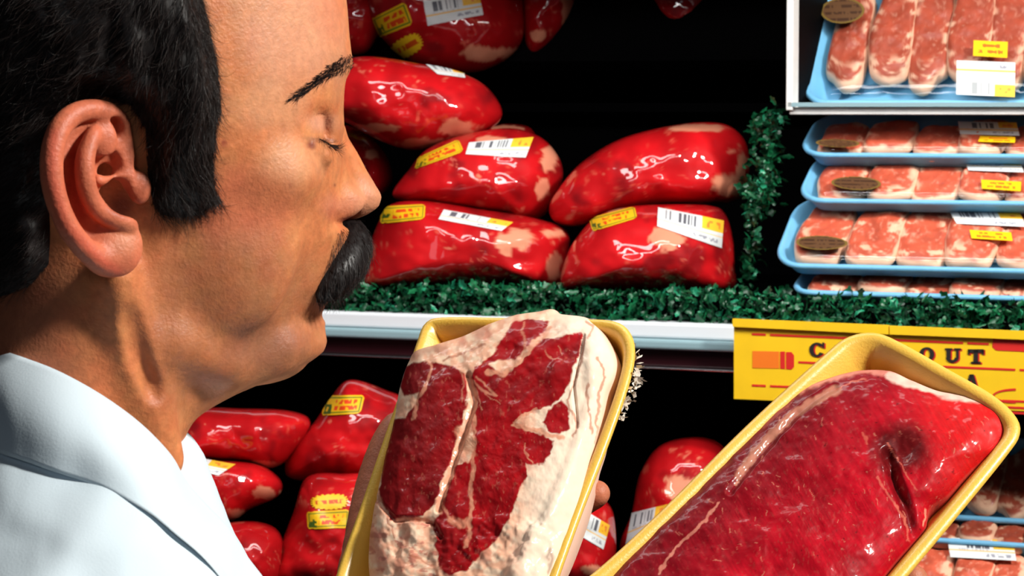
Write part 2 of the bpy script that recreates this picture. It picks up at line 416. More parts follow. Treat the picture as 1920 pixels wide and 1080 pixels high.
# main shelf
roast('wrapped roast partly hidden behind the nose, under the top left roast', [(600, 240), (680, 245), (722, 285), (738, 330), (725, 360), (690, 380), (610, 380)], 2.90, .12, [(700, 290, 14, 12)], seed=5)
roast('topmost deep red roast beside the forehead with pale fat underside', [(600, 140), (648, 112), (700, 106), (780, 118), (860, 135), (915, 165), (942, 215), (905, 250), (850, 268), (780, 283), (715, 265), (650, 230), (600, 200)], 2.80, .15,
      [(700, 240, 60, 9), (860, 240, 40, 15), (790, 268, 60, 10)], [('price', [(795, 119), (868, 132), (872, 147), (820, 140)])], seed=6)
roast('small roast end peeping out between topmost roast and the one below it', [(900, 262), (905, 240), (960, 232), (1000, 245), (1010, 300), (950, 310)], 2.96, .08, [(950, 245, 30, 10)], seed=7, red=DR)
roast('roast in the middle of the left stack, price label along its top', [(737, 358), (765, 320), (800, 280), (860, 255), (950, 240), (1010, 255), (1045, 290), (1056, 330), (1040, 385), (1000, 416), (950, 408), (880, 398), (800, 386), (745, 376)], 2.76, .15,
      [(1030, 300, 16, 25), (1015, 355, 14, 22), (920, 262, 30, 8)], [('badge', [(785, 296), (860, 262), (870, 285), (778, 318)]), ('price', [(880, 268), (1000, 258), (985, 296), (873, 290)])], seed=8)
roast('long roast tilted upward to the right, without labels', [(1030, 385), (1050, 350), (1090, 305), (1160, 262), (1250, 237), (1330, 229), (1375, 240), (1402, 275), (1405, 330), (1385, 375), (1330, 384), (1240, 385), (1150, 405), (1080, 425), (1038, 415)], 2.70, .16,
      [(1370, 350, 36, 22), (1392, 310, 12, 30), (1310, 240, 60, 8)], seed=9, red=RED*1.1)
roast('bottom left roast on the shelf with large pale fat patch', [(676, 530), (690, 470), (710, 415), (735, 382), (800, 377), (900, 392), (1000, 408), (1060, 430), (1068, 470), (1056, 536), (1000, 542), (900, 542), (800, 540), (700, 540)], 2.70, .17,
      [(965, 450, 36, 22), (1040, 437, 20, 9), (1038, 500, 16, 26), (950, 470, 12, 12)], [('badge', [(716, 388), (798, 384), (796, 412), (714, 420)]), ('price', [(832, 394), (962, 418), (940, 434), (822, 412)])], seed=10)
roast('bottom right roast on the shelf, price label beside a round fat patch', [(1052, 538), (1062, 480), (1085, 440), (1120, 405), (1180, 387), (1260, 383), (1330, 385), (1360, 400), (1375, 450), (1378, 500), (1376, 545), (1300, 552), (1200, 550), (1100, 547)], 2.63, .17,
      [(1250, 445, 34, 24), (1160, 395, 20, 6)], [('badge', [(1105, 410), (1190, 388), (1195, 410), (1112, 435)]), ('price', [(1234, 390), (1356, 414), (1352, 465), (1232, 425)])], seed=12)
# lower well
roast('uppermost wrapped roast in the lower well, directly beside the front of the neck', [(290, 830), (325, 785), (370, 765), (450, 766), (540, 770), (582, 790), (560, 840), (515, 877), (440, 872), (350, 865), (290, 860)], 2.55, .14,
      [(490, 872, 34, 8)], seed=13, group='roasts in the lower well')
roast('wrapped roast below the neck roast, price label along its top edge', [(270, 850), (330, 848), (400, 862), (480, 870), (525, 900), (522, 930), (470, 955), (430, 978), (370, 960), (290, 920)], 2.50, .14,
      [(500, 925, 26, 14), (440, 965, 26, 12)], [('price', [(300, 847), (442, 872), (410, 892), (315, 872)])], seed=14, group='roasts in the lower well')
roast('wrapped roast low by the shirt collar, mostly out of view', [(400, 990), (470, 978), (520, 995), (530, 1040), (510, 1110), (430, 1110), (390, 1040)], 2.44, .12, [], seed=15, group='roasts in the lower well')
roast('upright roast in the lower well with badge sticker near its top', [(533, 880), (545, 840), (590, 790), (620, 745), (655, 712), (720, 730), (765, 760), (760, 860), (700, 905), (620, 906), (550, 900)], 2.56, .14,
      [], [('badge', [(612, 742), (684, 742), (676, 776), (604, 780)])], seed=16, group='roasts in the lower well')
roast('roast in the lower well under the upright one, two yellow stickers', [(500, 1110), (520, 1040), (550, 960), (575, 895), (640, 888), (700, 900), (700, 1000), (690, 1110), (600, 1130)], 2.47, .15,
      [], [('burst', [(582, 930), (652, 925), (652, 955), (585, 957)]), ('badge', [(576, 960), (656, 955), (652, 990), (578, 992)])], seed=17, group='roasts in the lower well')
roast('roast in the lower well right of the held T-bone, with price label', [(1000, 940), (1060, 915), (1110, 925), (1145, 950), (1155, 1000), (1152, 1060), (1130, 1110), (1000, 1110)], 2.48, .15,
      [(1110, 1070, 20, 10)], [('price', [(1090, 955), (1142, 985), (1130, 1030), (1080, 1000)])], seed=18, group='roasts in the lower well')
roast('rounded roast in the lower well left of the raised steak tray', [(1165, 1040), (1185, 960), (1200, 890), (1235, 838), (1290, 820), (1345, 828), (1380, 870), (1390, 960), (1360, 1050), (1260, 1080)], 2.58, .15,
      [(1285, 915, 45, 22)], [('price', [(1186, 962), (1252, 945), (1246, 985), (1174, 1022)])], seed=19, group='roasts in the lower well')

# ------------------------------------------------------------------ foam trays
def offset_in(c, d):
    t = np.roll(c, -1, 0)-np.roll(c, 1, 0); t /= np.linalg.norm(t, axis=1)[:, None]+1e-12
    n = np.stack([-t[:, 1], t[:, 0]], 1)
    a = .5*np.sum(c[:, 0]*np.roll(c[:, 1], -1)-np.roll(c[:, 0], -1)*c[:, 1])
    return c+n*d*(1 if a > 0 else -1)
class Plane:
    def __init__(s, p0, ax, n):
        s.p0 = np.asarray(p0, float); s.n = nrm(n); 
        if s.n@FW > 0: s.n = -s.n
        s.a = nrm(np.asarray(ax)-s.n*(np.asarray(ax)@s.n)); s.b = np.cross(s.n, s.a)
    def px(s, pts, h=0):
        pts = np.asarray(pts, float); w = hit_plane(pts[..., 0], pts[..., 1], s.p0+s.n*h, s.n)-s.p0
        return np.stack([w@s.a, w@s.b], -1)
    def w(s, q, h): return s.p0+q[..., 0:1]*s.a+q[..., 1:2]*s.b+np.asarray(h)[..., None]*s.n
def foam_tray(pl, rim, m, parent, depth=.02, n=160, name='foam_tray', lip=.005, slope=.5):
    """rim = closed curve in plane coordinates"""
    rows = [(depth*slope+lip, -depth-.002), (depth*slope+lip*.6, -depth-.0015), (lip*.8, -.004), (0, -.002), (-.0006, 0), (.0006, .0018), (lip*.5, .0024), (lip, .001),
            (lip+depth*slope*.35, -depth*.4), (lip+depth*slope*.8, -depth*.85), (lip+depth*slope*1.15, -depth), (lip+depth*slope*2.2, -depth)]
    V = []
    for d, h in rows: V.append(pl.w(offset_in(rim, d), np.full(n, h)))
    cen = rim.mean(0)
    inner = offset_in(rim, rows[-1][0])
    for k in (.66, .33, .02): V.append(pl.w(cen+(inner-cen)*k, np.full(n, -depth)))
    outr = offset_in(rim, rows[0][0])
    V.insert(0, pl.w(cen+(outr-cen)*.02, np.full(n, -depth-.002)))
    V = np.concatenate(V)
    return mesh(name, V, gridfaces(len(V)//n, n, cv=True), m, parent)
def slab(name, pl, outline, thick, base, parent, paint, m, na=64, nr=16, lump=.002, seed=0, edge=.35, pow_=3.0, relief=None):
    """meat slab: outline in plane coordinates, sits from height base up; paint(PX,PY,edge distance)->colours"""
    c = outline.mean(0); rr = 1-(1-np.linspace(0, 1, nr))**1.35
    q = c+(outline[None]-c)*rr[:, None, None]
    prof = (1-rr**(pow_*2))**.5
    h = base+thick*(edge+(1-edge)*prof)[:, None]*np.ones((1, len(outline)))
    W0 = pl.w(q, h)
    PX, PY = proj(W0)
    h = h+lump*(fbm(q[..., 0]*60, q[..., 1]*60, 0, seed, 3)-.5)*2*prof[:, None]
    if relief is not None: h = h+relief(PX, PY)*prof[:, None]
    V = [pl.w(q, h)]
    V.append(pl.w(outline*1.0, np.full(len(outline), base+thick*edge*.5))[None])
    V.append(pl.w(c+(outline-c)*.90, np.full(len(outline), base))[None])
    V.append(pl.w(c+(outline-c)*.02, np.full(len(outline), base))[None])
    V = np.concatenate(V); n = len(outline)
    PXa, PYa = proj(V)
    rad = np.concatenate([rr, [1, 1, 1]])[:, None]*np.ones((1, n))
    C = paint(PXa, PYa, rad)
    return mesh(name, V.reshape(-1, 3), gridfaces(V.shape[0], n, cv=True), m, parent, colors=C.reshape(-1, 3))
PORK = np.array([.52, .085, .04]); PFAT = np.array([.80, .48, .32])
def chop_package(label, fl, bl, rows, seed, shades=(1, 1), decals=(), film=True, xr=2120, front=None, nchop=6, dep=.015, cover=(.12, .80), bleed=0, lean=0, dim=1.):
    """fl = front-left rim pixel + v depth, bl = back-left rim; xr how far right (pixels) the tray runs"""
    pfl = CP(fl[0], fl[1], fl[2]); pbl = CP(bl[0], bl[1], bl[2])
    slope = pbl-pfl; slope = slope-CU*(slope@CU)
    n = np.cross(CU, slope)
    if n@FW > 0: n = -n
    L = np.linalg.norm(slope); pl = Plane(pfl, CU, n)
    sgn = 1 if pl.b@slope > 0 else -1
    W = float((hit_plane(np.array(xr), np.array(fl[1]), pl.p0, pl.n)-pfl)@CU)
    r = min(.028, L*.35)
    a = np.linspace(0, math.pi/2, 7)
    corners = []
    for (cx, cy, a0) in ((W-r, r, -math.pi/2), (W-r, L-r, 0), (r, L-r, math.pi/2), (r, r, math.pi)):
        for t in a: corners.append((cx+r*math.cos(a0+t), cy+r*math.sin(a0+t)))
    rim = np.array(corners); 
    d = np.linalg.norm(np.roll(rim, -1, 0)-rim, axis=1); s = np.concatenate([[0], np.cumsum(d)]); cc = np.vstack([rim, rim[:1]])
    q = np.linspace(0, s[-1], 160, endpoint=False); rim = np.stack([np.interp(q, s, cc[:, k]) for k in (0, 1)], 1); rim[:, 1] *= sgn
    root = empty('chop_package', pfl-pl.n*dep); tag(root, label, 'packaged meat', 'trays of pork chops')
    foam_tray(pl, rim, M['blue'], root, dep)
    rng = random.Random(seed)
    x0 = .016; cw = (W-.032)/nchop*1.0
    for k in range(nchop):
        th = np.linspace(0, 2*math.pi, 12, endpoint=False)
        cx = x0+cw*(k+.5)+(.004 if k else 0); cy = L*(cover[0]+cover[1])/2; hx = cw*.57; hy = L*(cover[1]-cover[0])/2
        rad = np.array([1+.10*rng.uniform(-1, 1) for _ in th])
        e = 3.2
        xx = np.sign(np.cos(th))*np.abs(np.cos(th))**(2/e)*hx*rad+lean*np.sin(th)*hx; yy = np.sign(np.sin(th))*np.abs(np.sin(th))**(2/e)*hy*rad
        o = smooth_closed(np.stack([cx+xx, (cy+yy)*sgn], 1), 72)
        def paint(PX, PY, rad, k=k):
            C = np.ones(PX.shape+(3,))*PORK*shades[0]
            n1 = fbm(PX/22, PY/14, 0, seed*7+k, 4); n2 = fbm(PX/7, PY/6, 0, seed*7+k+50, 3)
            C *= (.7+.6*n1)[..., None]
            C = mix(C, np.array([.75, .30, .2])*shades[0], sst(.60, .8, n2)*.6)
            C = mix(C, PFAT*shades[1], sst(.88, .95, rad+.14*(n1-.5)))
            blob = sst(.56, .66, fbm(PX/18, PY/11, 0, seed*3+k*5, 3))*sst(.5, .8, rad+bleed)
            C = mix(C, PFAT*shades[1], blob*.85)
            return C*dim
        slab('chop', pl, o, .010+dep*.3, -dep*.75+.004*(k % 2), root, paint, M['chop'], nr=30, seed=seed+k, lump=.003)
    if film:
        nn = offset_in(rim, .003); cen = nn.mean(0); V = []
        for kk in (1, .94, .7, .4, .02): V.append(pl.w(cen+(nn-cen)*kk, np.full(len(nn), .002 if kk == 1 else .0078)))
        mesh('film', np.concatenate(V), gridfaces(5, len(nn), cv=True), M['film'], root)
    # flat sheet for stickers: just above the film
    if decals:
        ring = np.array([(-.02, -.02*sgn), (W+.02, -.02*sgn), (W+.02, (L+.03)*sgn), (-.02, (L+.03)*sgn)])
        vv = pl.w(ring, np.full(4, .0085))
        bvh = BVHTree.FromPolygons([Vector(v) for v in vv], [(0, 1, 2, 3)])
        for k, (kind, quad) in enumerate(decals):
            decal({'price': 'price_label', 'price_up': 'price_label', 'yellow': 'yellow_sticker', 'oval': 'oval_sticker'}[kind], bvh, quad, kind, root, seed+k, off=.0004+.0004*k)
    return root
chop_package('topmost blue pork chop tray, steeply tilted on the white shelf', (1497, 196, .10), (1500, -30, .19), 1, 31, decals=[
    ('oval', [(1538, -2), (1620, -4), (1622, 42), (1540, 46)]), ('price_up', [(1794, 114), (1904, 118), (1903, 183), (1793, 178)]), ('yellow', [(1826, 77), (1890, 80), (1889, 110), (1825, 106)])],
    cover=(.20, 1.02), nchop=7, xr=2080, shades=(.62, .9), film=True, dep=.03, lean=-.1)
chop_package('blue pork chop tray just under the white shelf, topmost of the stack', (1493, 292, .07), (1500, 214, .145), 1, 32, decals=[
    ('price', [(1796, 228), (1906, 230), (1912, 255), (1800, 252)]), ('yellow', [(1838, 256), (1904, 258), (1903, 269), (1834, 267)]), ('oval', [(1528, 262), (1612, 264), (1612, 279), (1532, 277)])], cover=(.10, .80), nchop=6, xr=2080, shades=(1.0, 1))
chop_package('blue pork chop tray second from the top of the stack', (1490, 378, .04), (1494, 288, .115), 1, 33, decals=[
    ('price', [(1806, 297), (1912, 300), (1920, 324), (1816, 320)]), ('yellow', [(1840, 338), (1915, 342), (1914, 360), (1841, 355)]), ('oval', [(1558, 332), (1652, 334), (1652, 360), (1560, 356)])], cover=(.10, .86), nchop=6, xr=2080)
chop_package('largest blue pork chop tray standing forward in the stack, third below the shelf', (1446, 500, .0), (1452, 370, .085), 1, 34, decals=[
    ('price', [(1778, 394), (1912, 398), (1925, 426), (1794, 420)]), ('yellow', [(1818, 432), (1896, 437), (1899, 453), (1822, 448)]), ('oval', [(1492, 442), (1590, 446), (1590, 470), (1494, 470)])], cover=(.09, .90), nchop=6, xr=2080, bleed=.18)
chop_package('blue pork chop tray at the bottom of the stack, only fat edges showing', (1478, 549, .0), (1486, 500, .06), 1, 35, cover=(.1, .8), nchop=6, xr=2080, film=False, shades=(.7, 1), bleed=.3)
# lower right trays, deep in the well
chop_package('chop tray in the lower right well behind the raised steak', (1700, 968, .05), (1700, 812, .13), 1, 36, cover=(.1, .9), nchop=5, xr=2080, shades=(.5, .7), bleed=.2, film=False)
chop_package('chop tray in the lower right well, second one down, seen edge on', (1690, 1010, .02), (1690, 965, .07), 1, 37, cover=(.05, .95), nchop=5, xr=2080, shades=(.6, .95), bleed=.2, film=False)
chop_package('chop tray in the lower right corner with long price label', (1660, 1140, -.04), (1660, 1003, .04), 1, 38, decals=[('price', [(1776, 1008), (1900, 1014), (1906, 1052), (1782, 1045)])], cover=(.1, .9), nchop=5, xr=2080, bleed=.25, film=False)
# ------------------------------------------------------------------ green plastic garnish
def garnish(label, spots, seed):
    """curly plastic parsley: many small crinkled leaflets; spots = list of (centre, radius)"""
    rng = np.random.default_rng(seed); V = []; F = []; C = []; k = 0
    for (c, r) in spots:
        d = rng.normal(size=3); d /= np.linalg.norm(d); e = nrm(np.cross(d, rng.normal(size=3)))
        L = r*rng.uniform(.6, 1.3); w = L*rng.uniform(.12, .35); curl = rng.uniform(-2.5, 2.5); n = 5
        f = np.cross(d, e); p = np.array(c, float); ang = 0
        g = rng.uniform(.5, 1.5); col = np.array([.004, .10, .035])*g if rng.random() > .12 else np.array([.02, .30, .15])
        for i in range(n+1):
            t = i/n; ww = w*math.sin(math.pi*(.12+.8*t))*(1+.35*math.sin(i*2.7))
            V += [p-e*ww, p+f*ww*.4, p+e*ww]; C += [col, col*.6, col]
            dirv = d*math.cos(ang)+f*math.sin(ang); p = p+dirv*L/n; ang += curl/n
        for i in range(n):
            a = k+i*3
            F += [(a, a+1, a+4, a+3), (a+1, a+2, a+5, a+4)]
        k += (n+1)*3
    o = mesh('garnish_strip', np.array(V), np.array(F), M['green'], colors=np.array(C))
    tag(o, label, 'garnish', kind='stuff'); return o
rng = np.random.default_rng(5)
sp = []
zt = uz(1000, 541, -.01)[1]; zb = uz(1000, 597, -.01)[1]
u0 = uz(60, 560, -.01)[0]; u1 = uz(2060, 560, -.01)[0]
for i in range(7000):
    u = rng.uniform(u0, u1); v = rng.uniform(-.016, .03); z = rng.uniform(zb, zt)
    sp.append((case(u, v, z), .011))
garnish('curly green plastic parsley strip along the front edge of the shelf', sp, 1)
sp = []
path = smooth_open([(1442, 215), (1440, 260), (1432, 330), (1425, 380), (1412, 430), (1405, 500), (1400, 530)], 60)
for i in range(520):
    t = rng.uniform(0, 59); a = path[int(t)]
    r = 1.0 if a[1] < 390 else .55
    if a[1] > 390 and rng.random() < .6: continue
    a = a+rng.normal(size=2)*np.array([15*r, 12])
    sp.append((CP(a[0], a[1], .10+rng.uniform(-.02, .02)), .011))
garnish('upright green plastic parsley strip between roasts and pork chop trays', sp, 2)
# ------------------------------------------------------------------ price sign
sign = empty('price_sign', CP(1640, 760, -.045)); tag(sign, 'yellow card sign with red rules reading COOKOUT, clipped to the rail', 'sign')
VS = -.045
def cpoly(name, pts, m, h=0., t=.0006, parent=sign, smooth=False):
    """flat polygon in photograph pixels on the sign plane, with thickness"""
    pts = np.asarray(pts, float); A = CP(pts[:, 0], pts[:, 1], VS)-CV*h; B = A+CV*t; n = len(pts)
    F = [tuple(range(n)), tuple(range(2*n-1, n-1, -1))]+[(i, n+i, n+(i+1) % n, (i+1) % n) for i in range(n)]
    return mesh(name, np.concatenate([A, B]), F, m, parent, smooth=False)
def sy(x, y0): return y0+(x-1376)*.042     # rows run down slightly to the right
cpoly('card', [(1376, 602), (2050, sy(2050, 602)), (2050, sy(2050, 748)), (1376, 748)], M['signy'], 0, .0015)
cpoly('holder_lip', [(1376, 597), (1668, sy(1668, 597)), (1668, sy(1668, 614)), (1376, 612)], M['signy'], .004, .004)
cpoly('holder_lip', [(1670, sy(1670, 598)), (2050, sy(2050, 597)), (2050, sy(2050, 613)), (1670, sy(1670, 614))], M['signy'], .004, .004)
def rule(x0, x1, y, w=4, m='redink'): cpoly('red_rule', [(x0, sy(x0, y-w/2)), (x1, sy(x1, y-w/2)), (x1, sy(x1, y+w/2)), (x0, sy(x0, y+w/2))], M[m], .0004, .0003)
for a in ((1410, 1436, 625), (1444, 1806, 625), (1814, 1854, 625), (1410, 1436, 721), (1444, 1800, 721), (1497, 1530, 674), (1768, 1904, 671), (1912, 2040, 671), (1880, 2040, 730), (1890, 2040, 742), (1860, 2040, 752)): rule(*a)
cpoly('orange_block', [(1411, 658), (1461, 659), (1461, 691), (1411, 690)], M['orangeink'], .0004, .0003)
cpoly('red_block', [(1463, 659), (1472, 659), (1472, 692), (1463, 691)], M['redink'], .0004, .0003)
cpoly('red_block', [(1474, 660), (1484, 660), (1489, 666), (1489, 688), (1484, 693), (1474, 692)], M['redink'], .0004, .0003)
cpoly('red_block', [(1862, 632), (1868, 629), (2040, 637), (2040, 642), (1905, 636), (2040, 654), (2040, 665), (1868, 657), (1861, 651)], M['redink'], .0004, .0003)
# ring outline at lower right
def ring(cx, cy, rx, ry, w, h, m, a0=0, a1=360, name='letter'):
    t = np.radians(np.linspace(a0, a1, 30))
    o = [(cx+rx*math.cos(x), cy-ry*math.sin(x)) for x in t]; i = [(cx+(rx-w)*math.cos(x), cy-(ry-h)*math.sin(x)) for x in t]
    return o, i
def strip(o, i, m, hh, name, dx=0, dy=0, t=.0003):
    o = np.array(o)+(dx, dy); i = np.array(i)+(dx, dy); n = len(o)
    V = []
    for arr, off in ((o, hh), (i, hh), (o, hh-t), (i, hh-t)): V.append(CP(arr[:, 0], arr[:, 1], VS)-CV*off)
    F = [(k, k+1, n+k+1, n+k) for k in range(n-1)]+[(k, 2*n+k, 2*n+k+1, k+1) for k in range(n-1)]+[(n+k, n+k+1, 3*n+k+1, 3*n+k) for k in range(n-1)]
    return V, F
def letter(ch, cx, cy, W=30, H=27):
    """slab-serif capital drawn as strokes; red copy behind as printed drop shadow"""
    hw, hh = W/2, H/2
    def quads():
        s = 3.6; st = 8.5
        if ch == 'T': return [[(-hw, -hh), (hw, -hh), (hw, -hh+s+3.2), (-hw, -hh+s+3.2)], [(-st/2, -hh), (st/2, -hh), (st/2, hh), (-st/2, hh)], [(-hw*.62, hh-s), (hw*.62, hh-s), (hw*.62, hh), (-hw*.62, hh)],
                              [(-hw, -hh), (-hw+s, -hh), (-hw+s, -hh+10), (-hw, -hh+10)], [(hw-s, -hh), (hw, -hh), (hw, -hh+10), (hw-s, -hh+10)]]
        if ch == 'K': return [[(-hw+3, -hh), (-hw+11, -hh), (-hw+11, hh), (-hw+3, hh)], [(-hw, -hh), (-2, -hh), (-2, -hh+s), (-hw, -hh+s)], [(-hw, hh-s), (-2, hh-s), (-2, hh), (-hw, hh)],
                              [(hw-8, -hh), (hw, -hh), (-2, 3), (-6, 0)], [(-2, -3), (4, -6), (hw+1, hh), (hw-9, hh)]]
        if ch == 'A': return [[(-4, -hh), (2, -hh), (-hw+9, hh), (-hw+3, hh)], [(-3, -hh), (4, -hh), (hw-2, hh), (hw-11, hh)], [(-6, 3), (6, 3), (6, 6), (-6, 6)], [(-hw, hh-s), (-2, hh-s), (-2, hh), (-hw, hh)], [(2, hh-s), (hw, hh-s), (hw, hh), (2, hh)]]
        if ch == 'U': return [[(-hw+3, -hh), (-hw+11, -hh), (-hw+11, 5), (-hw+3, 5)], [(hw-9, -hh), (hw-4, -hh), (hw-4, 5), (hw-9, 5)], [(-hw, -hh), (-1, -hh), (-1, -hh+s), (-hw, -hh+s)], [(2, -hh), (hw, -hh), (hw, -hh+s), (2, -hh+s)]]
        if ch == 'C': return [[(hw-5, -hh), (hw-1, -hh), (hw-1, -hh+10), (hw-5, -hh+10)]]
        return []
    for mm, dx, dy, h in ((M['redink'], 2.5, 1.5, .0004), (M['ink'], 0, 0, .0008)):
        V = []; F = []; k = 0
        def add(Vn, Fn):
            nonlocal k
            V.append(Vn); F.extend([tuple(i+k for i in f) for f in Fn]); k += len(Vn)
        for q in quads():
            q = np.array(q)+(cx+dx, cy+dy); A = CP(q[:, 0], q[:, 1], VS)-CV*h; add(np.concatenate([A, A+CV*.0003]), [(0, 1, 2, 3), (0, 4, 5, 1), (1, 5, 6, 2), (2, 6, 7, 3), (3, 7, 4, 0)])
        arcs = {'O': (0, 360), 'C': (35, 330), 'U': (180, 360)}
        if ch in arcs:
            if ch == 'U': o, i = ring(cx-1, cy+4, hw-3, hh-4, 7.5, 5, None, *arcs[ch])
            else: o, i = ring(cx, cy, hw*.95, hh, 8.5, 4, None, *arcs[ch])
            VV, FF = strip(o, i, None, h, '', dx, dy); add(np.concatenate(VV), FF)
        mesh('letter', np.concatenate(V), F, mm, sign, smooth=False)
for ch, x in zip('COOKOUT', (1532, 1584, 1636, 1688, 1738, 1787, 1830)): letter(ch, x, sy(x, 649))
letter('A', 1822, sy(1822, 698), 30, 30)
o_, i_ = ring(1905, sy(1905, 720), 44, 14, 4, 4, None, 90, 270)
VV, FF = strip(o_, i_, None, .0005, ''); mesh('red_rule', np.concatenate(VV), FF, M['redink'], sign, smooth=False)

# ------------------------------------------------------------------ the two held trays
def held_plane(px, py, d, a, b):
    """a, b: in-plane axes as (right, up, away) components"""
    f = lambda v: v[0]*RT+v[1]*UP+v[2]*FW
    A = f(a); B = f(b); return Plane(P(px, py, d), A, np.cross(A, B))
PLL = held_plane(920, 850, 1.60, (1, -.02, -.46), (-.33, -1, -.66))
PLR = held_plane(1560, 900, 1.55, (1, -.52, -.50), (-.88, -1, -.72))
def c1(pts): return [(600+x/2.077, 560+y/2.077) for x, y in pts]
def c2(pts): return [(1120+x/2.25, 600+y/2.25) for x, y in pts]
# T-bone tray
T1 = empty('wrapped_steak_tray', P(900, 1200, 1.5)); tag(T1, 'yellow foam tray held in hand with thick bone-in steak edged in white fat', 'packaged meat', 'held meat trays')
rim = smooth_closed(PLL.px([(784, 640), (797, 610), (830, 597), (960, 598), (1080, 600), (1150, 604), (1180, 625), (1189, 665), (1175, 730), (1140, 830), (1090, 960), (1045, 1085), (1010, 1190), (960, 1230), (800, 1225), (640, 1215), (600, 1180), (620, 1120), (640, 1055), (676, 955), (706, 868), (738, 775), (764, 700)]), 200)
foam_tray(PLL, rim, M['yellow'], T1, .026, 200, lip=.006, slope=.55)
out = c1([(345, 245), (372, 203), (450, 178), (560, 145), (650, 100), (760, 60), (860, 45), (912, 36), (945, 55), (1040, 68), (1085, 100), (1130, 165), (1160, 240), (1155, 300), (1125, 370), (1110, 450), (1085, 560), (1060, 640), (1035, 760), (1005, 860), (960, 980), (915, 1080), (860, 1200), (700, 1290), (450, 1300), (250, 1260), (195, 1130), (185, 1000), (200, 860), (225, 740), (250, 620), (285, 480), (305, 360), (325, 290)])
HH = .020
o1 = smooth_closed(PLL.px(out, -.001), 640)
MUS = [c1([(335, 262), (400, 242), (480, 258), (535, 270), (572, 310), (575, 370), (560, 440), (548, 490), (520, 560), (505, 640), (475, 700), (455, 780), (400, 845), (330, 850), (275, 862), (245, 800), (228, 740), (240, 640), (262, 540), (290, 470), (330, 470), (380, 400), (385, 365), (330, 380), (308, 340)]),
       c1([(600, 265), (660, 262), (690, 295), (745, 285), (800, 230), (870, 150), (930, 150), (1018, 132), (1010, 200), (985, 275), (950, 360), (905, 420), (860, 430), (800, 440), (765, 480), (800, 510), (870, 530), (905, 560), (890, 610), (850, 650), (800, 640), (805, 690), (770, 760), (735, 860), (680, 945), (600, 1020), (560, 1062), (500, 1072), (458, 1040), (452, 940), (445, 880), (500, 740), (530, 650), (585, 640), (610, 560), (590, 480), (615, 400), (590, 330)]),
       c1([(718, 135), (760, 95), (800, 84), (887, 90), (880, 128), (835, 150), (785, 205), (755, 235), (700, 240), (660, 250), (640, 290), (610, 280), (640, 240), (690, 200)]),
       c1([(892, 440), (935, 398), (970, 430), (968, 500), (930, 532), (885, 512), (868, 480)])]
SEAM = [([(575, 300), (602, 380), (592, 440), (570, 510), (535, 590), (508, 680), (480, 760), (462, 820)], 17, 1), ([(600, 400), (604, 520), (598, 640), (588, 760), (592, 850), (568, 960)], 13, .9),
        ([(550, 520), (560, 590)], 34, .9), ([(432, 250), (420, 310), (380, 400), (365, 470)], 9, .8), ([(895, 115), (850, 165), (800, 215), (755, 262), (710, 297), (650, 290)], 12, .9),
        ([(800, 95), (790, 140), (800, 170), (790, 215)], 7, .7), ([(590, 320), (630, 360), (690, 378), (660, 345), (610, 310)], 8, .7), ([(615, 380), (640, 430)], 5, .7),
        ([(757, 492), (775, 465), (835, 430)], 7, .9), ([(757, 492), (840, 510), (900, 535), (950, 548)], 13, .95), ([(800, 560), (790, 600), (830, 640)], 5, .6), ([(545, 270), (560, 340), (555, 400)], 6, .5),
        ([(880, 200), (900, 230), (930, 240)], 4, .6), ([(500, 860), (560, 880), (580, 860)], 18, .75), ([(480, 800), (500, 850)], 8, .7), ([(640, 370), (700, 410)], 3, .6), ([(930, 180), (940, 220)], 4, .6)]
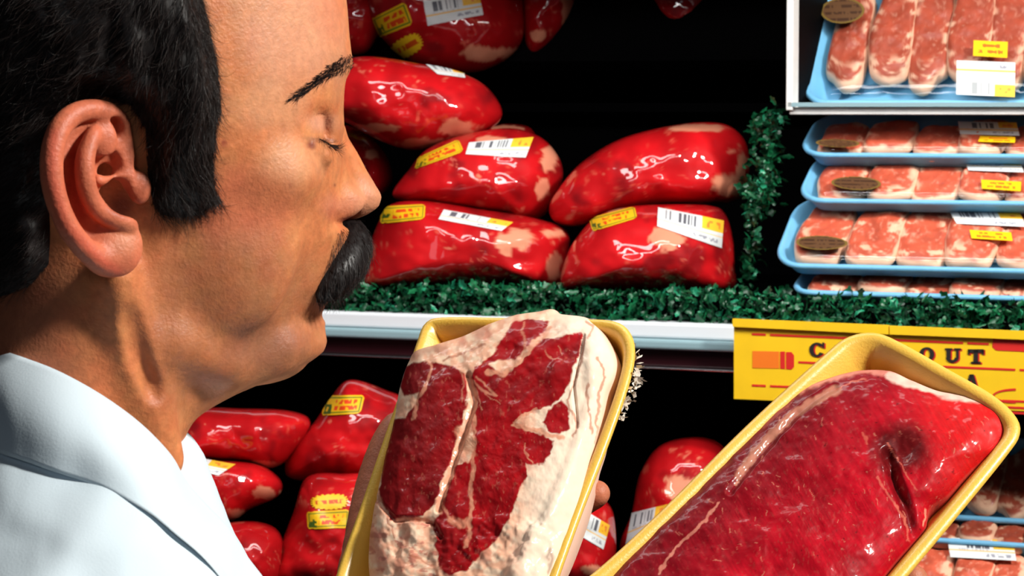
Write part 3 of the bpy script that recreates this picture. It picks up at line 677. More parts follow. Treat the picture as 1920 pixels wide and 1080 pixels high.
def paint1(PX, PY, rad):
    X = (PX-600)*2.077; Y = (PY-560)*2.077
    wx = X+(fbm(X/30, Y/30, 0, 3, 3)-.5)*26; wy = Y+(fbm(X/30, Y/30, 0, 9, 3)-.5)*26
    n1 = fbm(X/70, Y/70, 0, 41, 4); n2 = fbm(X/11, Y/18, 0, 43, 3); n3 = fbm(X/26, Y/26, 0, 44, 4)
    F_ = np.ones(PX.shape+(3,))*np.array([.82, .43, .28])
    F_ = mix(F_, np.array([.88, .62, .44]), sst(.40, .7, n3))
    F_ = mix(F_, np.array([.62, .20, .13]), sst(.56, .72, n1)*.6)
    F_ = mix(F_, np.array([.92, .76, .60]), sst(850, 1000, X+.15*Y)*.8)
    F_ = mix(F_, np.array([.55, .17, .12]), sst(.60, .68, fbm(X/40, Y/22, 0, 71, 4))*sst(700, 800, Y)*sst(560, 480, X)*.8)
    for ln in ([(1030, 150), (1010, 250), (980, 360), (960, 400), (1000, 480), (990, 540)], [(1085, 230), (1110, 300), (1090, 380), (1080, 480), (1075, 560)], [(300, 880), (350, 850), (430, 870), (470, 900)], [(1040, 330), (1045, 430), (1055, 520)],
               [(1045, 150), (1065, 110), (1040, 90)], [(350, 1000), (440, 1040), (460, 1080)], [(220, 780), (260, 850), (290, 930)], [(640, 180), (560, 220), (480, 240)]):
        F_ = mix(F_, np.array([.42, .13, .07]), sst(8, 2, seg_dist(wx, wy, ln))*.7)
    F_ = mix(F_, np.array([.20, .09, .06]), sst(14, 0, seg_dist(wx, wy, [(885, 1010), (900, 980), (905, 1000), (890, 1060)]))*.6)
    F_ = mix(F_, np.array([.30, .12, .08]), sst(30, 10, seg_dist(wx, wy, [(370, 215), (440, 190), (480, 200)]))*.55)
    R_ = np.ones(PX.shape+(3,))*np.array([.33, .003, .006])
    R_ = R_*(.5+.9*n1)[..., None]
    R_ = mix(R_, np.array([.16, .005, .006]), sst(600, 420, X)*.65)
    R_ = mix(R_, np.array([.55, .16, .10]), sst(.68, .80, n2)*.3)
    fl = fbm(X/6, Y/9, 0, 91, 2); R_ = mix(R_, np.array([.65, .30, .2]), sst(.86, .92, fl)*sst(.5, .7, n3)*.8)
    m = np.full(PX.shape, 1e9)
    for q in MUS:
        q = [((x-600)*2.077, (y-560)*2.077) for x, y in q]; m = np.minimum(m, sdpoly(wx, wy, q))
    C = np.where((m < 0)[..., None], R_, R_)
    C = F_*sst(-3, 5, m)[..., None]+R_*(1-sst(-3, 5, m))[..., None]
    for pts, w_, a in SEAM:
        dd = seg_dist(wx, wy, pts)
        t = sst(w_, w_*.35, dd)*a*(.55+.6*n3)
        C = mix(C, np.array([.72, .30, .18]), np.clip(t, 0, 1))
    # outer rim of fat, pinkish edge
    C = mix(C, np.array([.82, .50, .38]), sst(.965, .99, rad)*.8)
    return C
def relief1(PX, PY):
    X = (PX-600)*2.077; Y = (PY-560)*2.077
    r = .004*sst(60, 0, seg_dist(X, Y, [(1060, 150), (1080, 400), (1000, 640), (900, 860), (760, 1060)]))
    r = r+.003*(fbm(X/60, Y/60, 0, 77, 3)-.5)*2*sst(800, 900, Y)
    r = r-.0025*sst(20, 0, seg_dist(X, Y, [(575, 300), (600, 400), (530, 600), (460, 820)]))
    r = r-.002*sst(12, 0, seg_dist(X, Y, [(1030, 150), (985, 340), (1000, 500)]))-.003*sst(16, 0, seg_dist(X, Y, [(220, 780), (290, 860), (430, 860), (470, 930)]))
    r = r+.0007*(fbm(X/22, Y/22, 0, 79, 3)-.5)
    return r
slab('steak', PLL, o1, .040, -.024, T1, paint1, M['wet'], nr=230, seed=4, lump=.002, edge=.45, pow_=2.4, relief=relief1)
# crumpled film at the right rim
rng2 = np.random.default_rng(8); VV = []; FF = []; k = 0
pth = PLL.px(smooth_open([(1186, 640), (1190, 690), (1176, 735), (1158, 790)], 40))
for i in range(70):
    t = rng2.integers(0, 39); c = PLL.w(pth[t][None], np.array([-.004]))[0]; s = .0025+.002*math.sin(t/40*math.pi)
    a = c+rng2.normal(size=3)*.0015; d1 = rng2.normal(size=3); d1 /= np.linalg.norm(d1); d2 = rng2.normal(size=3); d2 /= np.linalg.norm(d2)
    VV += [a, a+d1*s, a+d1*s+d2*s*.5, a+d2*s*.6]; FF.append((k, k+1, k+2, k+3)); k += 4
mesh('crumpled_film', np.array(VV), np.array(FF), mat('milky_film', (.8, .72, .62), .3, spec=.6, bump=.1), T1, smooth=False)
# raised steak tray
T2 = empty('wrapped_steak_tray', P(1450, 1250, 1.45)); tag(T2, 'yellow foam tray held up diagonally with large boneless red steak', 'packaged meat', 'held meat trays')
rim = smooth_closed(PLR.px([(1545, 668), (1590, 634), (1640, 626), (1690, 645), (1770, 690), (1860, 742), (1903, 782), (1910, 815), (1885, 855), (1800, 960), (1700, 1080), (1600, 1200), (1520, 1290), (1440, 1330), (1300, 1320), (1050, 1230), (1000, 1190), (1030, 1140), (1130, 1062), (1250, 950), (1400, 800)]), 220)
foam_tray(PLR, rim, M['yellow'], T2, .028, 220, lip=.007, slope=.6)
out2 = c2([(820, 308), (900, 262), (960, 238), (1040, 212), (1130, 197), (1240, 202), (1330, 240), (1450, 285), (1590, 312), (1690, 352), (1738, 400), (1738, 470), (1700, 535), (1620, 590), (1550, 655), (1480, 730), (1405, 785), (1385, 870), (1330, 935), (1270, 1000), (1200, 1085), (1100, 1200), (950, 1400), (700, 1500), (300, 1450), (-20, 1330), (-60, 1240), (10, 1130), (110, 1010), (240, 880), (390, 730), (520, 600), (620, 500), (720, 400)])
o2 = smooth_closed(PLR.px(out2, -.003), 640)
rs = np.random.RandomState(3)
FL = [(rs.uniform(300, 1650), rs.uniform(380, 1080), rs.uniform(-1, 1), rs.uniform(8, 26)) for _ in range(110)]
def paint2(PX, PY, rad):
    X = (PX-1120)*2.25; Y = (PY-600)*2.25
    wx = X+(fbm(X/26, Y/26, 0, 13, 3)-.5)*22; wy = Y+(fbm(X/26, Y/26, 0, 19, 3)-.5)*22
    n1 = fbm(X/120, Y/120, 0, 51, 4); n2 = fbm(X/10, Y/14, 0, 53, 3); n3 = fbm(X/30, Y/30, 0, 54, 4)
    R_ = np.ones(PX.shape+(3,))*np.array([.46, .002, .012])*(.55+.8*n1)[..., None]
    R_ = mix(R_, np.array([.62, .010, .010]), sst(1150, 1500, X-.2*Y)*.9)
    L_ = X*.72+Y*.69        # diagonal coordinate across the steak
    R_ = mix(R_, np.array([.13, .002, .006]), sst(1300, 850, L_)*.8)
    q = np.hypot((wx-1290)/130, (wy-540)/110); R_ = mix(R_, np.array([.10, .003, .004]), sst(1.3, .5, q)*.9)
    R_ = mix(R_, np.array([.08, .002, .003]), sst(40, 10, seg_dist(wx, wy, [(1215, 500), (1230, 640), (1290, 780), (1320, 860)]))*.7)
    R_ = mix(R_, np.array([.35, .05, .04]), sst(.64, .78, n2)*.35)
    R_ = mix(R_, np.array([.06, .002, .003]), sst(.80, .86, fbm(X/16, Y/16, 0, 58, 3))*.7)
    gr = fbm((X*.5+Y*.87)/60, (X*.87-Y*.5)/5, 0, 59, 3); R_ = R_*(.72+.56*gr)[..., None]
    C = R_
    for (fx, fy, a, l) in FL:
        dx = math.cos(1.1+a*.8)*l; dy = math.sin(1.1+a*.8)*l
        msk = (np.abs(X-fx) < 40) & (np.abs(Y-fy) < 40)
        if msk.any():
            dd = seg_dist(wx[msk], wy[msk], [(fx-dx/2, fy-dy/2), (fx+dx/2, fy+dy/2)])
            C[msk] = mix(C[msk], np.array([.60, .20, .13]), sst(2.6, .8, dd)*.6)
    fat = np.array([.78, .36, .26])
    for pts, w_, a, cc in (([(815, 305), (900, 265), (1000, 232), (1130, 205), (1260, 212), (1330, 245)], 30, .8, (.72, .26, .2)),
                           ([(600, 655), (660, 570), (740, 480), (820, 405), (900, 350), (1010, 290)], 26, .85, (.50, .20, .13)),
                           ([(1240, 240), (1330, 268), (1440, 300), (1500, 318), (1595, 328)], 30, 1., (.86, .55, .45)),
                           ([(1600, 335), (1700, 370), (1735, 420)], 10, .6, (.72, .26, .2)),
                           ([(262, 1062), (300, 1000), (350, 940), (430, 880), (512, 772)], 9, .9, (.60, .20, .14)),
                           ([(1010, 290), (1080, 262), (1130, 250)], 4, .7, (.6, .15, .1)), ([(1225, 520), (1280, 610), (1345, 720)], 4, .8, (.6, .12, .08)),
                           ([(1125, 480), (1135, 520)], 6, .7, (.6, .12, .08)), ([(1385, 800), (1380, 870)], 6, .8, (.7, .3, .2)), ([(1180, 660), (1240, 760), (1300, 850), (1310, 930)], 6, .6, (.6, .15, .1)),
                           ([(600, 680), (585, 690)], 6, .8, (.7, .3, .2)), ([(700, 440), (820, 330)], 20, .5, (.5, .1, .08))):
        dd = seg_dist(wx, wy, pts); C = mix(C, np.array(cc)*(1.0), np.clip(sst(w_, w_*.45, dd)*a*(.6+.7*n3), 0, 1))
    C = mix(C, np.array([.55, .12, .08]), sst(.985, 1.0, rad)*.4)
    return C
def relief2(PX, PY):
    X = (PX-1120)*2.25; Y = (PY-600)*2.25
    r = -.006*sst(40, 0, seg_dist(X, Y, [(1225, 560), (1260, 680), (1310, 800), (1330, 900)]))-.003*sst(.9, .2, np.hypot((X-1290)/110, (Y-540)/90))
    r = r-.0025*sst(26, 0, seg_dist(X, Y, [(560, 720), (700, 540), (850, 380), (1000, 280)]))
    r = r+.0006*(fbm(X/26, Y/26, 0, 85, 3)-.5)+.003*(fbm(X/120, Y/120, 0, 86, 2)-.5)
    return r
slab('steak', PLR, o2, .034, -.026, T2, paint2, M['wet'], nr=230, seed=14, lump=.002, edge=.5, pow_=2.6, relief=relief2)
# ------------------------------------------------------------------ the person
TH = math.radians(21)
HF = np.array([math.cos(TH), math.sin(TH), 0.]); HL = np.array([-math.sin(TH), math.cos(TH), 0.]); HU = np.array([0., 0., 1.])
NOSE = P(715, 365, 1.25); HO = NOSE-.130*HF
def LP(px, py, lat):
    """photograph pixel on the head plane at lateral offset lat (mm) -> head coordinates in mm"""
    w = hit_plane(np.array(float(px)), np.array(float(py)), HO+HL*lat/1000, HL)-HO
    return np.array([w@HF, lat, w@HU*1.0])*np.array([1000, 1, 1000])
def HW(L): return HO+(L[..., 0:1]*HF+L[..., 1:2]*HL+L[..., 2:3]*HU)/1000
class Vol:
    def __init__(s, lo, hi, h):
        s.lo = np.array(lo, float); s.h = h; s.n = np.ceil((np.array(hi)-s.lo)/h).astype(int)+1
        s.ax = [s.lo[i]+h*np.arange(s.n[i]) for i in range(3)]; s.F = np.full(s.n, 40., np.float32)
    def sub(s, lo, hi):
        sl = tuple(slice(max(0, int((lo[i]-s.lo[i])/s.h)), min(s.n[i], int((hi[i]-s.lo[i])/s.h)+2)) for i in range(3))
        X = s.ax[0][sl[0]][:, None, None].astype(np.float32); Y = s.ax[1][sl[1]][None, :, None].astype(np.float32); Z = s.ax[2][sl[2]][None, None, :].astype(np.float32)
        return sl, X, Y, Z
    def op(s, fn, lo, hi, k=4, mode='add'):
        lo = np.array(lo)-3*k-4; hi = np.array(hi)+3*k+4
        sl, X, Y, Z = s.sub(lo, hi)
        if min(sl[i].stop-sl[i].start for i in range(3)) <= 0: return
        d = fn(X, Y, Z)+0*X+0*Y+0*Z; F = s.F[sl]
        if mode == 'add': h = np.clip(.5+.5*(F-d)/k, 0, 1); s.F[sl] = F*(1-h)+d*h-k*h*(1-h)
        else: d = -d; h = np.clip(.5-.5*(F-d)/k, 0, 1); s.F[sl] = F*(1-h)+d*h+k*h*(1-h)   # carve
    def ball(s, c, r, k=4, mode='add', ax=None):
        c = np.array(c, float); r = np.array([r]*3 if np.isscalar(r) else r, float); m = r.max()
        A = np.eye(3) if ax is None else np.array(ax)
        def fn(X, Y, Z):
            q = [(X-c[0])*A[i][0]+(Y-c[1])*A[i][1]+(Z-c[2])*A[i][2] for i in range(3)]
            k0 = np.sqrt(sum((q[i]/r[i])**2 for i in range(3))); k1 = np.sqrt(sum((q[i]/r[i]**2)**2 for i in range(3)))
            return k0*(k0-1)/np.maximum(k1, 1e-4)
        s.op(fn, c-m, c+m, k, mode)
    def cap(s, a, b, ra, rb, k=4, mode='add', flat=None):
        a = np.array(a, float); b = np.array(b, float); d = b-a; L = d@d+1e-9; m = max(ra, rb)
        def fn(X, Y, Z):
            t = np.clip(((X-a[0])*d[0]+(Y-a[1])*d[1]+(Z-a[2])*d[2])/L, 0, 1)
            return np.sqrt((X-a[0]-t*d[0])**2+(Y-a[1]-t*d[1])**2+(Z-a[2]-t*d[2])**2)-(ra+(rb-ra)*t)
        s.op(fn, np.minimum(a, b)-m, np.maximum(a, b)+m, k, mode)
    def chain(s, pts, rs, k=4, mode='add', n=None):
        pts = np.array(pts, float); rs = np.array(rs if not np.isscalar(rs) else [rs]*len(pts), float)
        if n: 
            q = smooth_open(np.column_stack([pts, rs]), n); pts = q[:, :3]; rs = q[:, 3]
        for i in range(len(pts)-1): s.cap(pts[i], pts[i+1], rs[i], rs[i+1], k, mode)
    def nets(s):
        F = s.F; B = F < 0; n = s.n
        c = np.zeros(n-1, int)
        for i in (0, 1):
            for j in (0, 1):
                for k in (0, 1): c += B[i:n[0]-1+i, j:n[1]-1+j, k:n[2]-1+k]
        act = (c > 0) & (c < 8); I = np.argwhere(act); idx = np.full(n-1, -1); idx[act] = np.arange(len(I))
        off = np.array([(i, j, k) for i in (0, 1) for j in (0, 1) for k in (0, 1)])
        val = np.stack([F[I[:, 0]+o[0], I[:, 1]+o[1], I[:, 2]+o[2]] for o in off], 1)
        acc = np.zeros((len(I), 3)); cnt = np.zeros(len(I))
        for a in range(8):
            for b in range(a+1, 8):
                if np.abs(off[a]-off[b]).sum() != 1: continue
                m = (val[:, a] < 0) != (val[:, b] < 0); t = val[:, a]/(val[:, a]-val[:, b]+1e-12)
                p = off[a]+(off[b]-off[a])*t[:, None]; acc[m] += p[m]; cnt[m] += 1
        V = s.lo+s.h*(I+acc/np.maximum(cnt, 1)[:, None]); Fc = []
        for ax in range(3):
            o1, o2 = [(1, 2), (2, 0), (0, 1)][ax]
            sl0 = [slice(None)]*3; sl1 = [slice(None)]*3; sl0[ax] = slice(0, n[ax]-1); sl1[ax] = slice(1, n[ax])
            ch = B[tuple(sl0)] != B[tuple(sl1)]; E = np.argwhere(ch)
            E = E[(E[:, o1] > 0) & (E[:, o2] > 0) & (E[:, o1] < n[o1]-1) & (E[:, o2] < n[o2]-1)]
            q = []
            for (a, b) in ((0, 0), (-1, 0), (-1, -1), (0, -1)):
                e = E.copy(); e[:, o1] += a; e[:, o2] += b; q.append(idx[e[:, 0], e[:, 1], e[:, 2]])
            q = np.stack(q, 1); s0 = B[E[:, 0], E[:, 1], E[:, 2]]
            q[~s0] = q[~s0][:, ::-1]; q = q[(q >= 0).all(1)]; Fc.append(q)
        return V, np.concatenate(Fc)
HRES = 1.35
V0 = Vol((-118, -106, -215), (140, 106, 150), HRES)
# --- front profile of the midline (without the nose), from the photograph
prof = np.array([LP(x, y, 0) for x, y in [(480, -250), (560, -190), (610, -120), (640, -50), (650, 20), (654, 70), (659, 108), (657, 130), (648, 165), (641, 205), (636, 260), (634, 330), (636, 400), (645, 440), (643, 480), (634, 530), (617, 570), (602, 596), (606, 618), (612, 645), (604, 672), (585, 692), (540, 712)]])
zs = prof[::-1, 2]; xs = prof[::-1, 0]
zz = lambda py: LP(500, py, 0)[2]
xf = lambda z: np.interp(z, zs, xs)
wz_z = [zz(y) for y in (760, 700, 650, 600, 540, 470, 400, 330, 270, 200, 120, 20, -80, -200)]
wz_w = [34, 42, 47, 51, 56, 61, 65, 68, 69, 68, 69, 72, 72, 60]
wf = lambda z: np.interp(z, wz_z, wz_w)
def face(X, Y, Z):
    z1 = Z[0, 0, :]; xc = 8.
    a = (xf(z1)-xc)[None, None, :]; w_ = wf(z1)[None, None, :]; ab = 62.
    p = np.interp(z1, [zz(700), zz(560), zz(330), zz(100)], [2.1, 2.15, 2.35, 2.5])[None, None, :]
    ax_ = np.where(X > xc, (X-xc)/a, (xc-X)/ab)
    g = (np.abs(ax_)**p+(np.abs(Y)/w_)**p)**(1/p)
    d = (g-1)*np.minimum(a, w_)*.95
    top = Z-130.; 
    # jaw underside: plane from the chin to the jaw angle
    c1_ = LP(560, 692, 0); c2_ = LP(330, 715, -50)
    sl = (c2_[2]-c1_[2])/(c2_[0]-c1_[0]); zb = c1_[2]+sl*(X-c1_[0])
    bot = (zb-Z)*.95
    k = 10.
    h = np.clip(.5-.5*(d-bot)/k, 0, 1); r = d*(1-h)+bot*h+k*h*(1-h)
    return np.maximum(r, top)
V0.op(face, (-90, -85, -130), (140, 85, 140), 6)
cz = LP(400, 60, 0)
V0.ball((12, 0, 55), (98, 77, 88), 16)
# neck: thick column leaning back and down
na_ = LP(165, 560, 0); nb_ = LP(80, 900, 0)
V0.cap((na_[0]+2, 0, na_[2]), (nb_[0]-14, 0, nb_[2]-40), 57, 58, 18)
V0.cap(LP(350, 640, 0), LP(140, 900, 0), 24, 26, 12)         # throat
fa = LP(215, 520, -62); fb = LP(300, 860, -38); V0.cap(fa, fb, 9, 11, 9)      # neck muscle
V0.chain([LP(248, 590, -68), LP(262, 660, -63), LP(290, 740, -56)], [.2, .8, .2], 8, 'carve', n=10)
for l_ in (-22, 0, 22): V0.cap(LP(560, 655, l_), LP(300, 742, l_), 11, 15, 10)
V0.cap(LP(330, 640, -52), LP(450, 680, -40), 6, 6, 16)             # jaw edge
# cheekbone, cheek, mouth barrel, chin
for s_ in (-1, 1):
    V0.ball(LP(520, 330, -52)*(1, -s_, 1), (17, 13, 12), 14)
    V0.ball(LP(470, 500, -50)*(1, -s_, 1), (26, 12, 26), 16)
    V0.ball(LP(560, 258, -38)*(1, -s_, 1)+(9, 0, 3), (8, 14, 8), 11, 'carve')   # eye socket
    V0.cap(LP(565, 160, -40)*(1, -s_, 1)+(-3, 0, 0), LP(645, 135, -14)*(1, -s_, 1)+(-3, 0, 0), 6, 8, 8)      # brow ridge
    ec = LP(578, 244, -38)*(1, -s_, 1)
    V0.ball(ec+(-2, 0, 0), (13, 15, 12.5), 5)
    V0.chain([ec+np.array([2, -s_*-11.5, -4])*(1, 1, 1) if 0 else ec+(4, s_*11, -3), ec+(10.5, s_*6, -5.5), ec+(12.3, 0, -6.3), ec+(10, s_*-7, -5)], [1.0, 1.5, 1.6, 1.1], 1.2)  # upper lid edge
    V0.chain([ec+(3.5, s_*11, -5), ec+(9.6, s_*6, -8), ec+(11, 0, -9), ec+(9, s_*-7, -7.5)], [1., .9, .9, .9], .8, 'carve')
    V0.chain([ec+(5, s_*10, 7), ec+(10, s_*4, 9), ec+(11, s_*-4, 9)], [.6, .7, .6], 1.6, 'carve')           # lid crease
    V0.chain([ec+(2, s_*13, -7), ec+(9, s_*7, -11.5), ec+(11, -s_*2, -12.5)], [2.2, 2.6, 2.2], 4)             # lower lid bag
V0.ball(LP(560, 640, 0), (17, 20, 15), 12)
V0.ball(LP(590, 500, 0), (22, 25, 24), 12)
# nose
V0.chain([LP(606, 205, 0), LP(622, 250, 0), LP(638, 290, 0), LP(652, 330, 0), LP(668, 366, 0)], [8.5, 8.6, 9.2, 10.2, 11.3], 6)
V0.ball(LP(672, 368, 0), (11.2, 11.5, 11), 4)
for s_ in (-1, 1):
    V0.ball(LP(643, 382, -16)*(1, -s_, 1), (11.5, 7.5, 9), 4)
    V0.cap(LP(628, 300, -10)*(1, -s_, 1), LP(640, 365, -12)*(1, -s_, 1), 7, 8, 7)
    V0.ball(LP(655, 413, -8)*(1, -s_, 1), (8, 4.2, 6), 2, 'carve')
    V0.chain([LP(626, 345, -23)*(1, -s_, 1), LP(618, 382, -25)*(1, -s_, 1), LP(630, 410, -21)*(1, -s_, 1)], [2.0, 3.4, 3.0], 2.6, 'carve')
    V0.chain([LP(612, 400, -27)*(1, -s_, 1), LP(588, 460, -33)*(1, -s_, 1), LP(575, 520, -34)*(1, -s_, 1)], [1.2, 1.6, 1.0], 6, 'carve')
# lips
for (x, y, r0) in ((614, 548, 5.5), (606, 567, 6.2)):
    V0.chain([LP(x-22, y+2, -22), LP(x-4, y, -12), LP(x+2, y, 0)+(0, 0, 0), LP(x-4, y, -12)*(1, -1, 1), LP(x-22, y+2, -22)*(1, -1, 1)], [2.2, r0*.8, r0, r0*.8, 2.2], 3)
V0.chain([LP(582, 559, -25), LP(608, 557, -12), LP(622, 557, 0), LP(608, 557, -12)*(1, -1, 1), LP(582, 559, -25)*(1, -1, 1)], 1.3, 1.5, 'carve')
TGT = {-260: 500, -200: 560, -120: 618, -40: 646, 20: 652, 60: 655, 100: 660, 120: 662, 150: 650, 180: 645, 215: 645, 240: 648, 260: 656, 285: 672, 320: 690, 350: 708, 370: 715, 390: 710, 405: 692, 415: 668, 430: 655, 470: 650, 500: 642, 530: 634, 548: 628, 560: 622, 575: 612, 590: 605, 605: 610, 640: 613, 660: 608, 680: 585, 695: 562}
WZ = sorted(TGT); WD = np.zeros(len(WZ)); WX = [zz(y) for y in WZ]
def warp(L, add=None):
    zg = np.linspace(-130, 200, 331); g = np.interp(zg, WX[::-1], WD[::-1]); kk = np.exp(-.5*(np.arange(-40, 41)/13.)**2); kk /= kk.sum()
    gs = np.convolve(np.pad(g, 40, mode='edge'), kk, 'valid')
    a = np.interp(L[:, 2], zg, g); b = np.interp(L[:, 2], zg, gs)
    L = L.copy(); L[:, 0] += b*sst(15, 95, L[:, 0])+(a-b)*sst(70, 108, L[:, 0])*np.exp(-(L[:, 1]/26)**4); return L
Vt, _ = V0.nets()
for it in range(4):
    W_ = HW(warp(Vt)); x_, y_ = proj(W_)
    for i, yy in enumerate(WZ):
        m_ = np.abs(y_-yy) < 5
        if m_.any(): WD[i] += np.clip((TGT[yy]-x_[m_].max())/4.0*.9, -6, 6)
    WD = np.clip(WD, -14, 8)
FBASE = V0.F.copy()
# --- ear (own finer grid), also added coarsely to the body so both join
def build_ear(V, k=3.0):
    E = lambda x, y, l: LP(x, y, l)
    V.op(lambda X, Y, Z: (lambda q: q)(np.maximum(np.abs(Y+77+(X-E(200, 300, -78)[0])*-.28)-3.2, ell2(X, Z))), E(90, 520, -96), E(270, 190, -66), k)
    V.chain([E(228, 262, -74), E(226, 232, -76), E(205, 213, -79), E(172, 206, -83), E(140, 214, -87), E(114, 238, -91), E(99, 280, -94), E(97, 330, -95), E(108, 380, -94), (E(128, 425, -92)), E(155, 462, -88), E(185, 488, -84)],
            [2.4, 3.0, 3.4, 3.7, 3.9, 4.1, 4.2, 4.2, 4.1, 4.0, 4.2, 4.6], 2.2, n=36)
    V.ball(E(226, 462, -79), (9.5, 4.6, 12), 6)
    V.ball(E(205, 478, -81), (9, 4.4, 9), 5)
    V.chain([E(118, 330, -92), E(126, 380, -91), E(150, 430, -88)], [1.2, 1.8, 1.2], 2.2, 'carve', n=12)
    V.chain([E(196, 240, -81), E(150, 262, -87), E(134, 300, -90), E(134, 350, -90), E(152, 400, -87)], [1.6, 2.6, 3.0, 2.8, 1.4], 2.5, 'carve', n=20)
    V.chain([E(176, 250, -85), E(161, 290, -89), E(159, 330, -90), E(168, 368, -88), E(190, 398, -85), E(222, 412, -83), E(243, 422, -80)], [2.6, 3.1, 3.3, 3.2, 3.2, 3.3, 3.0], 2.6, n=24)
    V.ball(E(206, 238, -79), (5.5, 4.5, 5.0), 2.5, 'carve')
    V.ball(E(195, 262, -82), (5.5, 2.8, 7.5), 4)
    V.chain([E(190, 312, -82), E(212, 300, -79)], [3.4, 3.2], 2.5, 'carve')
    V.ball(E(208, 322, -80), (6, 6, 5), 3, 'carve')
    V.chain([E(184, 338, -83), E(205, 342, -79), E(232, 328, -75)], [2.2, 2.2, 2.2], 3)
    V.ball(E(218, 375, -78), (8.5, 9, 9), 3, 'carve'); V.ball(E(240, 388, -74), (6.5, 9, 7), 3, 'carve')
    V.ball(E(262, 352, -73.5), (5, 3.6, 7), 4.5)
ec0 = LP(176, 330, -82)
def ell2(X, Z):
    t = math.radians(-14); x = X-ec0[0]; z = Z-ec0[2]; a = x*math.cos(t)+z*math.sin(t); b = -x*math.sin(t)+z*math.cos(t)
    return (np.sqrt((a/17.5)**2+(b/31)**2)-1)*17
VE = Vol(LP(75, 530, -102)-(0, 0, 0), LP(300, 175, -62)+(3, 0, 0), .8)
VE.F[:] = 40; build_ear(VE)
# far ear: mirrored copy; built from the same surface below
# --- head colours and mesh
def head_colors(Lc):
    W = HW(Lc); PX, PY = proj(W)
    side = Lc[:, 1] < 25
    C = np.tile(np.array([.56, .185, .068]), (len(Lc), 1))
    n1 = fbm(Lc[:, 0]/14, Lc[:, 1]/14, Lc[:, 2]/14, 5, 4); n2 = fbm(Lc[:, 0]/3.0, Lc[:, 1]/3.0, Lc[:, 2]/3.0, 8, 3)
    C *= (.74+.52*n1)[:, None]*(.78+.44*n2)[:, None]; C[:, 1:] *= (.8+.4*fbm(Lc[:, 0]/8, Lc[:, 1]/8, Lc[:, 2]/8, 25, 3))[:, None]
    def blob(x, y, rx, ry, col, a, rot=0):
        nonlocal C
        dx = PX-x; dy = PY-y; c, s = math.cos(rot), math.sin(rot); q = np.hypot((dx*c+dy*s)/rx, (-dx*s+dy*c)/ry)+(n1-.5)*.7
        C = mix(C, np.array(col), sst(1.25, .3, q)*a*side)
    blob(455, 385, 130, 90, (.60, .15, .075), .65)                 # flushed cheek
    blob(560, 60, 110, 130, (.74, .36, .22), .6)
    blob(620, 30, 40, 60, (.62, .20, .11), .5)
    blob(640, 385, 45, 30, (.66, .22, .13), .6); blob(690, 370, 40, 50, (.70, .32, .2), .5)
    blob(545, 300, 70, 60, (.72, .36, .19), .5); blob(500, 200, 80, 60, (.70, .34, .18), .5)
    # beard shadow
    st = sst(90, 0, sdpoly(PX, PY, [(350, 470), (470, 480), (560, 520), (610, 590), (625, 660), (560, 705), (420, 745), (345, 730), (310, 620)]))*side*sst(-.1, 1.0, n2)
    C = mix(C, np.array([.22, .105, .075]), st*.42)
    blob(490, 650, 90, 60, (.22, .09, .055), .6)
    # lips, eyes, brow; shade of nostril and ear hole painted in
    blob(628, 402, 16, 20, (.42, .10, .045), .6); C = mix(C, np.array([.10, .04, .025]), sst(3, -7, sdpoly(PX, PY, [(552, 184), (590, 154), (615, 131), (640, 112), (660, 103), (664, 116), (625, 138), (595, 158), (565, 181)]))*.8*side); blob(228, 385, 30, 34, (.10, .02, .012), .8); blob(652, 412, 22, 7, (.16, .03, .02), .8); blob(612, 572, 26, 12, (.42, .10, .07), .7); blob(584, 272, 13, 11, (.20, .035, .02), .9); blob(598, 262, 34, 5, (.10, .03, .02), .8, .05)
    blob(600, 230, 40, 22, (.64, .30, .2), .6); blob(420, 268, 6, 7, (.30, .05, .03), .9); blob(628, 348, 3.5, 3.5, (.25, .06, .03), .9); blob(640, 372, 3, 3, (.3, .06, .03), .8)
    blob(545, 345, 2.5, 2.5, (.4, .1, .05), .7)
    # back of neck and nape: shade painted in, darker and redder
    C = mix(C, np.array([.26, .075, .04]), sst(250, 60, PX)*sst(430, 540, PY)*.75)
    return C
def ear_colors(Lc):
    W = HW(Lc); PX, PY = proj(W)
    C = np.tile(np.array([.58, .15, .075]), (len(Lc), 1)); n1 = fbm(Lc[:, 0]/6, Lc[:, 1]/6, Lc[:, 2]/6, 15, 3)
    C *= (.8+.4*n1)[:, None]
    C = mix(C, np.array([.62, .10, .06]), sst(20, 0, seg_dist(PX, PY, [(100, 250), (95, 330), (120, 420), (190, 490), (220, 510)]))*.6)
    C = mix(C, np.array([.50, .06, .035]), sst(22, 0, seg_dist(PX, PY, [(140, 290), (135, 350), (155, 400)]))*.7)
    C = mix(C, np.array([.64, .24, .12]), sst(50, 0, np.hypot(PX-235, PY-450))*.7)
    C = mix(C, np.array([.20, .03, .02]), sst(34, 8, np.hypot((PX-228), (PY-380)/1.1))*.8)  # hollow of the ear: its shade painted in
    return C
person = empty('person', HO-np.array([0, 0, .2])); tag(person, 'dark-haired man with moustache in white shirt looking down at held meat trays', 'person')
V1 = Vol(V0.lo, V0.lo+V0.h*(V0.n-1), HRES)
V1.n = V0.n; V1.ax = V0.ax; V1.F = FBASE.copy()
Vh, Fh = V1.nets(); Vh = warp(Vh)
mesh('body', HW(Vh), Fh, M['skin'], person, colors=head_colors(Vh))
Ve, Fe = VE.nets()
mesh('ear', HW(Ve), Fe, M['skin'], person, colors=ear_colors(Ve))
Vm = Ve*np.array([1, -1, 1])
mesh('ear', HW(Vm), Fe[:, ::-1].copy(), M['skin'], person, colors=ear_colors(Ve))
